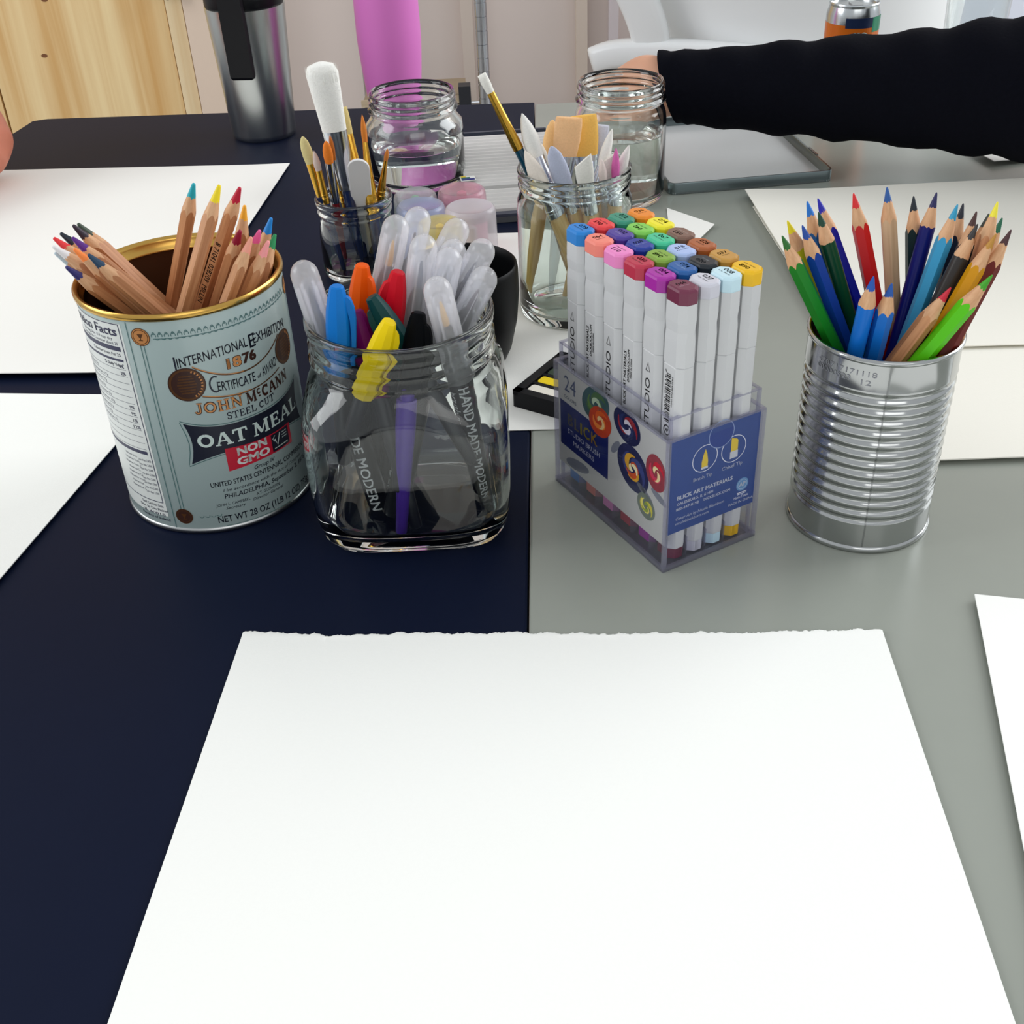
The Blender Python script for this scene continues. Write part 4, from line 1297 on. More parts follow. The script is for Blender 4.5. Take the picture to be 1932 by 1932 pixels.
for nm, g in (('case_base', rbox(0, .058, 0, .062, 0, .0085)),):
    obj(nm, g, mat('black_case', (9, 10, 16), 0.42, spec=0.2), pal)
fr = merge(rbox(0, .058, 0, .006, .0085, .0115, .0015), rbox(0, .006, 0, .062, .0085, .0115, .0015), rbox(.052, .058, 0, .062, .0085, .0115, .0015), rbox(0, .058, .056, .062, .0085, .0115, .0015),
           *[box(.006, .052, .006 + k * .0125 + .0095, .006 + k * .0125 + .0125, .0085, .0108) for k in range(4)])
obj('case_tray', fr, mat('black_case', (9, 10, 16), 0.42, spec=0.2), pal)
for k, c in enumerate(((238, 232, 218), (240, 208, 10), (40, 58, 40), (26, 30, 40))):
    o = obj('paint_pan', rbox(.007, .051, .0068 + k * .0125, .0152 + k * .0125, .0085, .0105, .002), mat('pan_%02x%02x%02x' % c, c, 0.5, var=.05, scale=300), pal)

# ================================================================ marker box
F0 = Vector((.077, .473, 0))
U = Vector((-.05, .092, 0)).normalized()
W = Vector((-U.y, U.x, 0)) * -1.0
if W.x < 0:
    W = -W
LU, LW = .1047, .0600
bx = empty('marker_box', F0, None, 'clear acrylic box of 24 white twin markers with a printed card inside', 'box')
bx.rotation_euler = (0, 0, math.atan2(W.y, W.x))     # local x = W (short side), local y = U (long side)
ACR = thin_clear('acrylic_panel', (252, 252, 254), (225, 228, 240), .0, .02, 1.30)
ACR_EDGE = thin_clear('acrylic_edge', (232, 232, 240), (220, 220, 230), .18, .04, 1.5)


def panel_set(x0, x1, y0, y1, z0, z1, t, nm, root, floor=True):
    sides = [box(x0, x1, y0, y0 + t, z0, z1), box(x0, x1, y1 - t, y1, z0, z1), box(x0, x0 + t, y0 + t, y1 - t, z0, z1), box(x1 - t, x1, y0 + t, y1 - t, z0, z1)]
    for s in sides:
        obj(nm, s, ACR, root)
    e = .0004
    w_ = t + .0003
    edges = [box(x0 - e, x1 + e, y0 - e, y0 + w_, z1 - .0006, z1 + .0003), box(x0 - e, x1 + e, y1 - w_, y1 + e, z1 - .0006, z1 + .0003),
             box(x0 - e, x0 + w_, y0 + w_, y1 - w_, z1 - .0006, z1 + .0003), box(x1 - w_, x1 + e, y0 + w_, y1 - w_, z1 - .0006, z1 + .0003)]
    for xx in (x0, x1):
        for yy in (y0, y1):
            edges.append(box(xx - w_ if xx == x1 else xx - e, xx + e if xx == x1 else xx + w_, yy - w_ if yy == y1 else yy - e, yy + e if yy == y1 else yy + w_, z0, z1 - .0006))
    obj(nm + '_edge', merge(*edges), ACR_EDGE, root)


panel_set(0, LW, 0, LU, .0022, .0790, .0013, 'outer_wall', bx)
panel_set(.0024, LW - .0024, .0024, LU - .0024, .0024, .0900, .0009, 'inner_sleeve', bx)
obj('floor_plate', merge(box(0, LW, 0, LU, 0, .0022)), ACR_EDGE, bx)
obj('foot_rail', merge(box(-.0006, LW + .0006, -.0006, .0010, 0, .0030), box(-.0006, LW + .0006, LU - .001, LU + .0006, 0, .0030), box(-.0006, .001, .001, LU - .001, 0, .003), box(LW - .001, LW + .0006, .001, LU - .001, 0, .003)), ACR_EDGE, bx)
PU = [.0087 + .0171 * i + .0009 for i in range(6)]
PV = [.0114 + .0124 * j for j in range(4)]
for i in range(5):
    y = (PU[i] + PU[i + 1]) / 2
    obj('divider', box(.004, LW - .004, y - .0004, y + .0004, .0022, .0135), ACR_EDGE, bx)
for j in range(3):
    x = (PV[j] + PV[j + 1]) / 2
    obj('divider', box(x - .0004, x + .0004, .004, LU - .004, .0022, .0135), ACR_EDGE, bx)

# card behind the short front face (local x-z plane at y just inside)
CARD_BLUE = mat('card_blue', (46, 74, 140), 0.4, var=.06, scale=120)
WINK = mat('card_white_ink', (236, 238, 244), 0.5)
yc = .0015
cardf = obj('label_card', box(.0026, LW - .0016, yc, yc + .0005, .0215, .0778), CARD_BLUE, bx)


def fprt(name, g, m, lay=1, parent=cardf):
    g = ([(x * MM, y * MM) for x, y in g[0]], g[1])
    return obj(name, on_plane(g, (0, yc - .00003 * lay, 0), (1, 0, 0), (0, 0, 1)), m, parent)


ft = [('Brush Tip', 23.6, 49.0, 12.0, 2.2, .004), ('Chisel Tip', 42.3, 49.2, 13.2, 2.2, .004), ('BLICK ART MATERIALS', 25.6, 41.4, 35.4, 2.4, .03), ('GALESBURG, IL 61401', 19.4, 38.0, 23.0, 1.7, .02),
      ('800-447-8192', 14.8, 34.8, 14.4, 1.7, .02), ('DICKBLICK.COM', 33.6, 34.9, 17.0, 1.7, .02), ('MADE IN CHINA', 50.0, 24.6, 16.4, 1.6, .01), ('Non-Toxic', 50.0, 27.6, 9.4, 1.7, 0)]
g = merge2d(*[shift2d(fit_text(s, w, h, bo), cx, cz) for s, cx, cz, w, h, bo in ft],
            shift2d(fit_text('Cover Art by Nicole Blackburn', 31.0, 1.8, .004, .2), 23.2, 28.9), shift2d(fit_text('nicoleblackburn.com', 21.6, 1.8, .004, .2), 18.3, 26.0),
            ring2d(24.2, 61.0, 7.5, 7.9, 40), ring2d(42.4, 60.4, 7.5, 7.9, 40))
fprt('lettering', g, WINK, 1)
fprt('seal', disc2d(50.2, 36.0, 4.0), mat('seal_blue', (104, 152, 196), 0.5), 1)
fprt('seal_ring', merge2d(ring2d(50.2, 36.0, 2.9, 3.05, 30), shift2d(fit_text('AP', 4.2, 2.8, .02), 50.2, 34.8), line2d([(47.0, 31.0), (53.4, 31.0)], .5), line2d([(47.4, 30.1), (53, 30.1)], .4)), WINK, 2)
fprt('tip_drawing', merge2d(([(22.0, 54.8), (26.4, 54.8), (26.4, 56.0), (22.0, 56.0)], [(0, 1, 2, 3)]), ([(40.2, 54.8), (45.2, 54.8), (45.2, 59.0), (40.2, 59.0)], [(0, 1, 2, 3)])), mat('tip_grey', (206, 208, 212), .5), 2)
fprt('tip_drawing', merge2d(([(22.3, 56.0), (26.1, 56.0), (26.2, 59), (25.4, 63.5), (24.3, 66.4), (23.2, 63.5), (22.2, 59)], [tuple(range(7))]), ([(40.6, 59.0), (45.0, 59.0), (45.0, 64.8), (44.0, 66.0), (40.6, 67.2)], [tuple(range(5))])), mat('tip_yellow', (232, 200, 60), .5), 2)
fprt('thumb_notch', merge2d(ring2d(33.8, 72.0, 7.6, 8.0, 40, 1.0)), mat('notch_line', (150, 168, 206), .4), 3)
fprt('thumb_notch', ([(33.8 + 7.6 * math.cos(math.pi + math.pi * i / 20), 72.0 + 7.6 * math.sin(math.pi + math.pi * i / 20)) for i in range(21)] + [(41.4, 74), (26.2, 74)], [tuple(range(23))]), mat('notch_blue', (34, 62, 138), .4), 2)

# art panel behind the long left face (local y-z plane at x just inside)
ART = mat('art_paper', (196, 196, 190), 0.5, var=.05, scale=60)
cards = obj('art_card', box(.0014, .0019, .0016, LU - .0016, .0150, .0775), ART, bx)


def sprt(name, g, m, lay=1):
    """x of the print = distance from the left (far) end; reads from the left face"""
    g = ([((LU * 1000 - x) * MM, y * MM) for x, y in g[0]], [tuple(reversed(f)) for f in g[1]])
    return obj(name, on_plane(g, (.0014 - .00003 * lay, 0, 0), (0, 1, 0), (0, 0, 1)), m, cards)


fx = lambda d: 104.7 - d           # d: distance from the near corner, mm
NAVYL = mat('label_navy', (24, 36, 104), 0.4)
sprt('label_block', ([(3.4, 27.4), (51, 27.4), (51, 56), (3.4, 56)], [(0, 1, 2, 3)]), NAVYL, 1)
sprt('lettering', shift2d(fit_text('24', 11.5, 10.0, -.006), 13.6, 63.4), mat('print_slate', (70, 80, 110), .5), 1)
sprt('lettering', shift2d(fit_text('COLORS', 12.5, 2.0, .01), 13.6, 58.6), mat('print_slate', (70, 80, 110), .5), 1)
for k, (ch, c) in enumerate(zip('BLICK', ((150, 140, 132), (170, 156, 120), (206, 186, 40), (216, 196, 60), (222, 178, 60)))):
    sprt('lettering', shift2d(fit_text(ch, (5.4, 4.6, 1.8, 6.2, 6.0)[k], 7.4, .02), (13.8, 20.2, 24.6, 30.0, 37.6)[k], 43.0), mat('foil_%d' % k, c, .35, .5), 2)
sprt('lettering', merge2d(shift2d(fit_text('STUDIO BRUSH', 32, 3.2, .004), 27, 37.4), shift2d(fit_text('MARKERS', 21, 3.2, .004), 27, 31.8)), WINK, 2)


def marble(cx, cy, rx, ry, ang, cols, lay0=1):
    """a painted glass marble: dark oval, offset lobes and tapering curls"""
    ca, sa = math.cos(ang), math.sin(ang)

    def put(pts):
        return [(cx + x * rx * ca - y * ry * sa, cy + x * rx * sa + y * ry * ca) for x, y in pts]
    rg = random.Random(int(cx * 31 + cy * 7))
    sprt('painted_marble', disc2d(cx, cy, rx, ry, 32, ang), mat('art_%02x%02x%02x' % cols[0], cols[0], .45, var=.3, scale=260), lay0)
    for k, c in enumerate(cols[1:]):
        m_ = mat('art_%02x%02x%02x' % c, c, .45, var=.25, scale=260)
        for q in range(2):
            a0 = k * 2.1 + q * 2.6 + rg.uniform(-.3, .3)
            r0 = .78 - .16 * k - .1 * q
            pts = [(r0 * (1 - .045 * i) * math.cos(a0 + i * .19), r0 * (1 - .045 * i) * math.sin(a0 + i * .19)) for i in range(15)]
            wd = [(.06 + (.30 - .05 * k) * math.sin(i / 14 * math.pi) ** 1.4) * min(rx, ry) for i in range(15)]
            sprt('painted_swirl', line2d(put(pts), wd), m_, lay0 + 1 + k)


marble(fx(66), 68.5, 13.8, 9.9, .5, ((58, 92, 96), (70, 110, 60), (96, 136, 60), (180, 200, 170)), 1)
marble(fx(61.5), 60.0, 10.9, 8.8, .4, ((190, 60, 30), (222, 90, 30), (236, 130, 50), (236, 200, 140)), 4)
marble(fx(37), 69.5, 12.1, 9.9, -.2, ((30, 36, 76), (150, 36, 46), (40, 52, 100), (200, 196, 206)), 1)
marble(fx(31), 47.0, 14.4, 12.7, -.5, ((40, 44, 84), (64, 74, 130), (226, 170, 50), (200, 80, 40), (240, 224, 180)), 1)
marble(fx(11), 55.0, 8.6, 10.5, .1, ((146, 60, 70), (200, 36, 56), (206, 60, 90), (236, 214, 160)), 4)
marble(fx(18.5), 30.5, 8.0, 7.2, -.5, ((110, 120, 110), (200, 190, 70), (226, 214, 110), (140, 160, 60)), 4)
for cx, cy, rx, ry, a in ((fx(47), 52, 6, 2.2, .9), (fx(20), 38, 8, 2.2, -.4), (fx(84), 20.5, 12, 3.6, .2), (fx(8), 42, 7, 2.2, -.3)):
    sprt('painted_shadow', disc2d(cx, cy, rx, ry, 22, a), mat('art_wash', (128, 132, 142), .5, var=.2, scale=120), 1)

# ================================================================ the 24 markers
MW = mat('marker_white', (206, 207, 208), 0.35)
MLINE = mat('marker_seam', (150, 152, 154), 0.5)
INKB = mat('marker_ink', (18, 18, 20), 0.5)


def octa(hx, hy, c, z):
    return [(hx - c, -hy, z), (hx, -hy + c, z), (hx, hy - c, z), (hx - c, hy, z), (-hx + c, hy, z), (-hx, hy - c, z), (-hx, -hy + c, z), (-hx + c, -hy, z)]


HX, HY, CH = .0056, .0076, .0030


def shared(name, geo, m, sm=False):
    me = bpy.data.meshes.new(name)
    me.from_pydata([tuple(v) for v in geo[0]], [], geo[1])
    if m:
        me.materials.append(m)
    return me


ZB, ZT, ZS, ZS2 = .0030, .1545, .1150, .0430
me_body = shared('marker_barrel', rings([octa(HX - .0004, HY - .0004, CH, ZB + .0068), octa(HX - .0002, HY - .0002, CH, ZB + .0072), octa(HX, HY, CH, ZS2 - .0003), octa(HX - .0003, HY - .0003, CH, ZS2), octa(HX - .0001, HY - .0001, CH, ZS2 + .0004),
                                         octa(HX - .0001, HY - .0001, CH, ZS - .0004), octa(HX - .0004, HY - .0004, CH, ZS)]), MW)
me_cap = shared('marker_cap', rings([octa(HX - .0004, HY - .0004, CH, ZS), octa(HX, HY, CH, ZS + .0004), octa(HX, HY, CH, ZS + .013), octa(HX - .0003, HY, CH + .0003, ZS + .018), octa(HX, HY, CH, ZS + .023), octa(HX - .0001, HY - .0001, CH, ZT - .0078), octa(HX - .0002, HY - .0002, CH, ZT - .0074)]), MW)
# a shallow finger dimple on the near face of the cap
GRID = {   # (i along the long side, j along the short side): colour, code, name
    (0, 0): ((112, 44, 70), '046', 'maroon'), (0, 1): ((206, 206, 216), '027', 'pale grey'), (0, 2): ((200, 230, 240), '008', 'ice blue'), (0, 3): ((240, 188, 12), '068', 'golden yellow'),
    (1, 0): ((168, 38, 160), '004', 'magenta'), (1, 1): ((28, 92, 160), '074', 'ocean blue'), (1, 2): ((22, 30, 38), '020', 'black'), (1, 3): ((196, 146, 64), '037', 'ochre'),
    (2, 0): ((188, 48, 74), '030', 'rose red'), (2, 1): ((130, 170, 62), '048', 'olive green'), (2, 2): ((172, 192, 236), '018', 'periwinkle'), (2, 3): ((170, 92, 44), '026', 'sienna'),
    (3, 0): ((240, 140, 200), '013', 'candy pink'), (3, 1): ((22, 52, 150), '028', 'navy blue'), (3, 2): ((64, 196, 148), '067', 'mint green'), (3, 3): ((124, 92, 78), '053', 'cocoa brown'),
    (4, 0): ((246, 138, 122), '064', 'salmon'), (4, 1): ((74, 56, 150), '022', 'violet'), (4, 2): ((128, 204, 84), '042', 'leaf green'), (4, 3): ((242, 230, 40), '014', 'lemon yellow'),
    (5, 0): ((26, 128, 208), '039', 'bright blue'), (5, 1): ((232, 62, 66), '065', 'bright red'), (5, 2): ((50, 142, 116), '072', 'sea green'), (5, 3): ((236, 138, 36), '036', 'orange')}
Rz = math.atan2(W.y, W.x)
for (i, j), (c, code, nm) in GRID.items():
    P = F0 + W * PV[j] + U * PU[i]
    root = empty('twin_marker', (P.x, P.y, 0), None, 'white twin marker with %s ends in the acrylic box' % nm, 'marker', 'twin markers in the acrylic box')
    root.rotation_euler = (0, 0, Rz)
    obj('barrel', me_body, None, root)
    obj('cap', me_cap, None, root)
    pm = mat('marker_%02x%02x%02x' % c, c, 0.3)
    tp = rings([octa(HX - .0002, HY - .0002, CH, ZT - .0074), octa(HX, HY, CH, ZT - .0070), octa(HX, HY, CH, ZT - .0014), octa(HX - .0005, HY - .0005, CH, ZT - .0004), octa(HX - .0012, HY - .0012, CH, ZT)])
    cp = obj('color_plug', tp, pm, root)
    obj('color_plug', rings([octa(HX - .0012, HY - .0012, CH, ZB), octa(HX - .0004, HY - .0004, CH, ZB + .0006), octa(HX - .0004, HY - .0004, CH, ZB + .0068)]), pm, root)
    light = sum(c) > 420
    g = shift2d(fit_text(code, 6.2, 2.7, .01), 0, .4)
    g2 = shift2d(fit_text(nm.title(), min(8.0, 1.0 * len(nm)), 1.0, .0), 0, -1.6)
    gg = merge2d(g, g2)
    flip = -1 if (i + j) % 3 else 1
    # the code reads along the long side of the cap
    pts = [(flip * (-y) * MM * 1.0, flip * x * MM * 1.0, ZT + .00006) for x, y in gg[0]] if (i * 7 + j * 3) % 4 else [(x * MM * .85, y * MM, ZT + .00006) for x, y in gg[0]]
    dk = tuple(int(v * .32) for v in c) if light or sum(c) > 300 else tuple(min(255, int(v * .5 + 130)) for v in c)
    obj('code', (pts, gg[1]), mat('code_%02x%02x%02x' % dk, dk, .5), cp)
    if j == 0:
        if i == 0:
            bars = []
            z = 110.5
            k = 0
            while z > 84:
                w_ = (.35, .7, .5, .9, .4)[k % 5]
                bars.append(([(-3.2, z), (.6, z), (.6, z - w_), (-3.2, z - w_)], [(0, 1, 2, 3)]))
                z -= w_ + (.5, .35, .8, .4)[k % 4]
                k += 1
            seal = [ring2d(-1.2, 79.5, 2.3, 2.9, 24), ([(-3.4, 74.5), (.4, 74.5), (.4, 74.0), (-3.4, 74.0)], [(0, 1, 2, 3)]), ([(-3.4, 73.2), (.4, 73.2), (.4, 72.8), (-3.4, 72.8)], [(0, 1, 2, 3)])]
            dg = text2d('7 41380 10751 1', 2.2, .004, 0, 'LEFT')
            seal.append(([(-4.2 + y * .7 - .2, 112.5 - x * 1.9) for x, y in dg[0]], dg[1]))
            dg = text2d('24632-4380 Dark Umber', 1.6, .01, 0, 'LEFT')
            seal.append(([(1.5 + y, 110 - x) for x, y in dg[0]], dg[1]))
            G_ = merge2d(*bars, *seal, shift2d(fit_text('AP', 2.6, 2.0, .02), -1.2, 78.6))
            V = [(-HX - .00008, -x * MM * .9 - .0009, y * MM) for x, y in G_[0]]
        elif i % 2:
            # STUDIO with a small triangle above it, reading upwards
            t1 = text2d('STUDIO', 5.8, .0, 0, 'LEFT')
            a1 = [(-(y - 2.0), 73 + x * 1.35) for x, y in t1[0]]
            tri = line2d([(-1.5, 104.5), (1.7, 104.5), (.1, 109.2), (-1.5, 104.5)], .4)
            G_ = merge2d((a1, t1[1]), tri)
            V = [(-HX - .00008, -x * MM, y * MM) for x, y in G_[0]]
        else:
            t1 = text2d('BLICK ART MATERIALS', 3.0, .02, 0, 'LEFT')
            t2 = text2d('DICKBLICK.COM', 2.4, .02, 0, 'LEFT')
            t3 = text2d('MADE IN CHINA', 1.5, .02, 0, 'LEFT')
            G_ = merge2d(([(-(y + 1.2), 77 + x) for x, y in t1[0]], t1[1]), ([(-(y - 1.6), 91 + x) for x, y in t2[0]], t2[1]), ([(-(y - 3.6), 94 + x) for x, y in t3[0]], t3[1]))
            V = [(-HX - .00008, -x * MM, y * MM) for x, y in G_[0]]
        obj('imprint', (V, G_[1]), INKB, root)

# ================================================================ pencil tin: ribbed tray and open lid
tray = empty('ribbed_tray', (-.0265, .975, 0.0), Quaternion((0, 0, 1), math.radians(3.0)), 'white ribbed pencil tin tray lying behind the jars', 'tray')
TW, TL = .092, .228
TRAYW = mat('tray_white', (208, 206, 203), 0.45)
TRAYG = mat('tray_grey', (120, 126, 128), 0.35, 0.6)
obj('tray_base', merge(box(0, TW, 0, TL, .0004, .0060)), TRAYG, tray)
obj('tray_frame', merge(box(0, TW, -.001, .006, .006, .0085), box(0, TW, TL - .004, TL, .006, .0125)), mat('tray_edge', (52, 58, 74), 0.4), tray)
rib_me = shared('rib', rings([[(TW * .012, y, z) for y, z in ((-.0038, .0062), (.0038, .0062), (.0034, .0100), (.0014, .0122), (-.0014, .0122), (-.0034, .0100))],
                              [(TW * .988, y, z) for y, z in ((-.0038, .0062), (.0038, .0062), (.0034, .0100), (.0014, .0122), (-.0014, .0122), (-.0034, .0100))]]), TRAYW)
for k in range(21):
    y = .012 + k * .0100
    if k in (5,):
        continue
    r = obj('rib', rib_me, None, tray)
    r.location = (0, y, 0)

chart = empty('color_card', (-.0315, 1.052, .0130), Quaternion((0, 0, 1), math.radians(8)), 'tiny colour chart strip with yellow, green and blue steps beside the ribbed tray', 'card')
obj('card_base', box(-.001, .0130, -.001, .0115, 0, .0006), mat('card_white', (236, 236, 232), .6), chart)
for k, (c, w_) in enumerate((((28, 40, 120), .0120), ((30, 110, 90), .0080), ((226, 200, 60), .0045))):
    obj('color_step', box(0, w_, k * .0036, k * .0036 + .0032, .0006, .0012), mat('step_%02x%02x%02x' % c, c, .5), chart)

leaf = empty('color_leaflet', (-.066, 1.158, .0008), Quaternion((0, 0, 1), math.radians(4)), 'small printed leaflet in orange and pink seen through the mason jar', 'leaflet')
obj('leaflet_page', box(0, .062, 0, .050, 0, .0012), mat('leaflet_white', (236, 228, 222), .5), leaf)
for y0, y1, x0, c in ((.004, .014, .012, (214, 70, 120)), (.018, .024, .004, (240, 236, 232)), (.026, .044, .006, (240, 160, 96)), (.016, .022, .03, (90, 60, 80))):
    obj('printed_band', box(x0, .058, y0, y1, .0012, .0014), mat('band_%02x%02x%02x' % c, c, .5), leaf)

lid = empty('pencil_tin', (.1565, 1.0245, 0.0), Quaternion((0, 0, 1), math.radians(6.3)), 'open shallow grey metal pencil tin under the black sleeve', 'tin')
LIDM = mat('lid_metal', (205, 208, 208), 0.22, 0.25)
LIDE = mat('lid_edge', (112, 124, 126), 0.3, 0.8)
lw, ll, lh = .155, .200, .0105
obj('lid_plate', rbox(0, lw, 0, ll, .0006, .0020, .008, 6), LIDM, lid)
L1, L2 = [], []


def rloop(inset, z, r=.008, n=8):
    L = []
    for (cx, cy, a0) in ((lw - r, ll - r, 0), (r, ll - r, 90), (r, r, 180), (lw - r, r, 270)):
        for i in range(n + 1):
            a = math.radians(a0 + 90 * i / n)
            q = r - inset
            L.append((cx + q * math.cos(a), cy + q * math.sin(a), z))
    return L


o = obj('lid_wall', rings([rloop(0, .0004), rloop(0, lh - .001), rloop(.0004, lh), rloop(.0020, lh), rloop(.0026, lh - .001), rloop(.0034, .0021)], False, False), LIDE, lid)
fix_normals(o.data)
auto_smooth(o, 50)
for y in (.045, .15):
    obj('hinge_notch', box(lw - .0012, lw + .0010, y, y + .022, .004, lh + .0006), LIDE, lid)

# ================================================================ tumbler
tb = empty('travel_tumbler', (-.2485, 1.272, 0), label='brushed steel travel tumbler with black lid and clip', cat='tumbler')
STB = mat('brushed_steel', (196, 200, 198), 0.27, 1.0, bump=.03, scale=400)
auto_smooth(obj('steel_body', lathe([(.001, .002), (.030, .002), (.0320, .0), (.0335, .002), (.0340, .006), (.0405, .128), (.0408, .1320), (.0398, .1326), (.001, .1326)], 72), STB, tb), 40)
BLK = mat('lid_black', (8, 9, 14), 0.4, spec=0.25)
lidt = obj('lid', lathe([(.0395, .1326), (.0402, .134), (.0402, .148), (.0394, .150), (.0394, .152), (.0404, .154), (.0404, .178), (.038, .184), (.012, .186), (.001, .186)], 56), BLK, tb)
auto_smooth(lidt, 40)
clipg = []
for z, q in ((.068, .0378), (.0705, .0395), (.10, .0408), (.14, .0425), (.165, .0440), (.186, .0440)):
    hw = .0128 if z > .07 else .0108
    ph = math.radians(-88 + 0) - .16
    pts = []
    for (dx, dq) in ((-hw, 0), (-hw * .92, .006), (hw * .92, .006), (hw, 0)):
        X = Vector((math.cos(ph), math.sin(ph), 0))
        Y = Vector((-math.sin(ph), math.cos(ph), 0))
        p = X * (q + dq) + Y * dx
        pts.append((p.x, p.y, z))
    clipg.append(pts)
o = obj('clip_handle', rings(clipg), BLK, tb)
fix_normals(o.data)

# ================================================================ pink bottle
pk = empty('water_bottle', (-.1035, 1.262, 0), label='tall tapering pink bottle standing behind the mason jar', cat='bottle')
PINK = mat('pink_plastic', (214, 118, 194), 0.45, spec=0.3)
auto_smooth(obj('bottle_body', lathe(spline([(.001, .001), (.020, .0005), (.0228, .002), (.0250, .012), (.0292, .045), (.0325, .085), (.0330, .11), (.0322, .15), (.0300, .19), (.026, .215), (.019, .232), (.0165, .240)], 4), 64), PINK, pk), 40)
auto_smooth(obj('screw_cap', lathe([(.0185, .238), (.0195, .240), (.0195, .262), (.018, .266), (.001, .266)], 40), mat('pink_cap', (176, 70, 150), .4), pk), 40)

# ================================================================ drinks can by the sleeve
dc = empty('drink_can', (.3625, 1.216, 0), label='orange and green drinks can standing behind the black sleeve', cat='can')
CANM = mat('can_silver', (196, 200, 202), 0.2, 1.0)
Rc = .0262
auto_smooth(obj('can_body', lathe([(.001, .003), (.018, .001), (.0215, .0), (.0235, .003), (Rc, .010), (Rc, .108), (.0240, .116)], 56, True, False), CANM, dc), 40)
auto_smooth(obj('can_top', lathe([(.0240, .116), (.0246, .1182), (.0240, .1194), (.0230, .1188), (.0226, .1165), (.001, .1165)], 56, False, True), CANM, dc), 40)
obj('pull_tab', merge(box(-.005, .005, -.013, .004, .1166, .1178)), CANM, dc)
lbl = obj('can_label', on_cyl(grid2d(-.078, .078, lambda x: .014, lambda x: .101, 60), Rc + .0001, None), mat('can_orange', (206, 104, 24), .3, .2), dc)
obj('label_band', on_cyl(grid2d(-.014, .018, lambda x: .0985, lambda x: .1078, 16), Rc + .0002, None), mat('can_navy', (30, 44, 76), .3, .2), lbl)
obj('label_band', on_cyl(grid2d(.014, .034, lambda x: .094, lambda x: .1078, 12), Rc + .00025, None), mat('can_green', (24, 128, 92), .3, .2), lbl)
obj('label_letters', on_cyl(([(x * MM, y * MM) for x, y in shift2d(fit_text('KO', 14, 9, .05), 2, 86)[0]], fit_text('KO', 14, 9, .05)[1]), Rc + .0003), mat('can_cream', (206, 214, 206), .4), lbl)

# glass tumbler just peeping over the sleeve
gt = jar('drinking_glass', (.505, 1.262), [(.002, .001), (.026, 0), (.028, .002), (.032, .12), (.0315, .1215)], [(.0302, .1210), (.0262, .008), (.002, .007)], 'clear drinking glass just showing above the black sleeve', thin_clear('thin_glass', (250, 252, 252), (236, 240, 240), .06, .03, 1.45))

# ================================================================ chrome shelf behind
sh = empty('wire_shelf', (-.0145, 2.36, FLOOR_Z), label='chrome wire shelf post standing by the back wall', cat='shelf')
CHR = mat('chrome', (188, 192, 198), 0.12, 1.0)
pr = [(.0118, 0.0)]
z = .02
while z < 1.5:
    pr += [(.0118, z - .0012), (.0108, z - .0006), (.0108, z + .0006), (.0118, z + .0012)]
    z += .0254
pr.append((.0118, 1.52))
auto_smooth(obj('post', lathe(pr, 24), CHR, sh), 40)
zs = .395
obj('corner_collar', lathe([(.0122, zs - .03), (.0175, zs - .03), (.0165, zs + .005), (.0122, zs + .005)], 24), mat('collar_dark', (58, 60, 66), .4, .6), sh)
for k in range(8):
    y0 = -.02 + k * .035
    obj('wire', tube([(-.015, y0, zs - .012), (-.255, y0, zs - .012)], .0022, 8), CHR, sh)
for y0 in (-.02, .27):
    obj('shelf_rail', merge(tube([(0, y0 + .01, zs - .004), (-.255, y0 + .01, zs - .004)], .0032, 8), tube([(0, y0 + .01, zs - .026), (-.255, y0 + .01, zs - .026)], .0032, 8)), CHR, sh)
obj('post', xform(lathe([(.0118, 0), (.0118, 1.52)], 20), Matrix.Translation((-.255, .27, 0))), CHR, sh)
sb = empty('storage_crate', (-.205, 2.47, FLOOR_Z + .392), label='small slatted tan crate on the wire shelf by the chrome post', cat='crate')
for k in range(5):
    obj('slat', box(-.06, .155, -.074, -.066, .002 + k * .016, .015 + k * .016), wood('crate_wood', (176, 156, 128), (206, 188, 160), (6, 60, 60), .6), sb)
obj('crate_core', box(-.055, .15, -.064, .07, .001, .078), mat('crate_inner', (150, 132, 108), .7), sb)
obj('corner_clip', box(.138, .162, -.082, -.05, .02, .10), mat('collar_dark', (58, 60, 66), .4, .6), sb)

# ================================================================ white chairs
CHW = mat('chair_white', (238, 240, 240), 0.3)
CHB = mat('chair_white_cool', (222, 226, 238), 0.35)


def slab_path(path, width_dir, w, th):
    """sweep a flat rounded strip along a path"""
    loops = []
    P = [Vector(p) for p in path]
    for i, p in enumerate(P):
        T = (P[min(i + 1, len(P) - 1)] - P[max(i - 1, 0)]).normalized()
        Wd = Vector(width_dir)
        Wd = (Wd - T * Wd.dot(T)).normalized()
        N = T.cross(Wd)
        ww = w[i] if isinstance(w, list) else w
        L = []
        for k in range(16):
            a = 2 * math.pi * k / 16
            c, s = math.cos(a), math.sin(a)
            L.append(p + Wd * (ww / 2) * math.copysign(abs(c) ** .5, c) + N * (th / 2) * math.copysign(abs(s) ** .6, s))
        loops.append(L)
    return rings(loops)


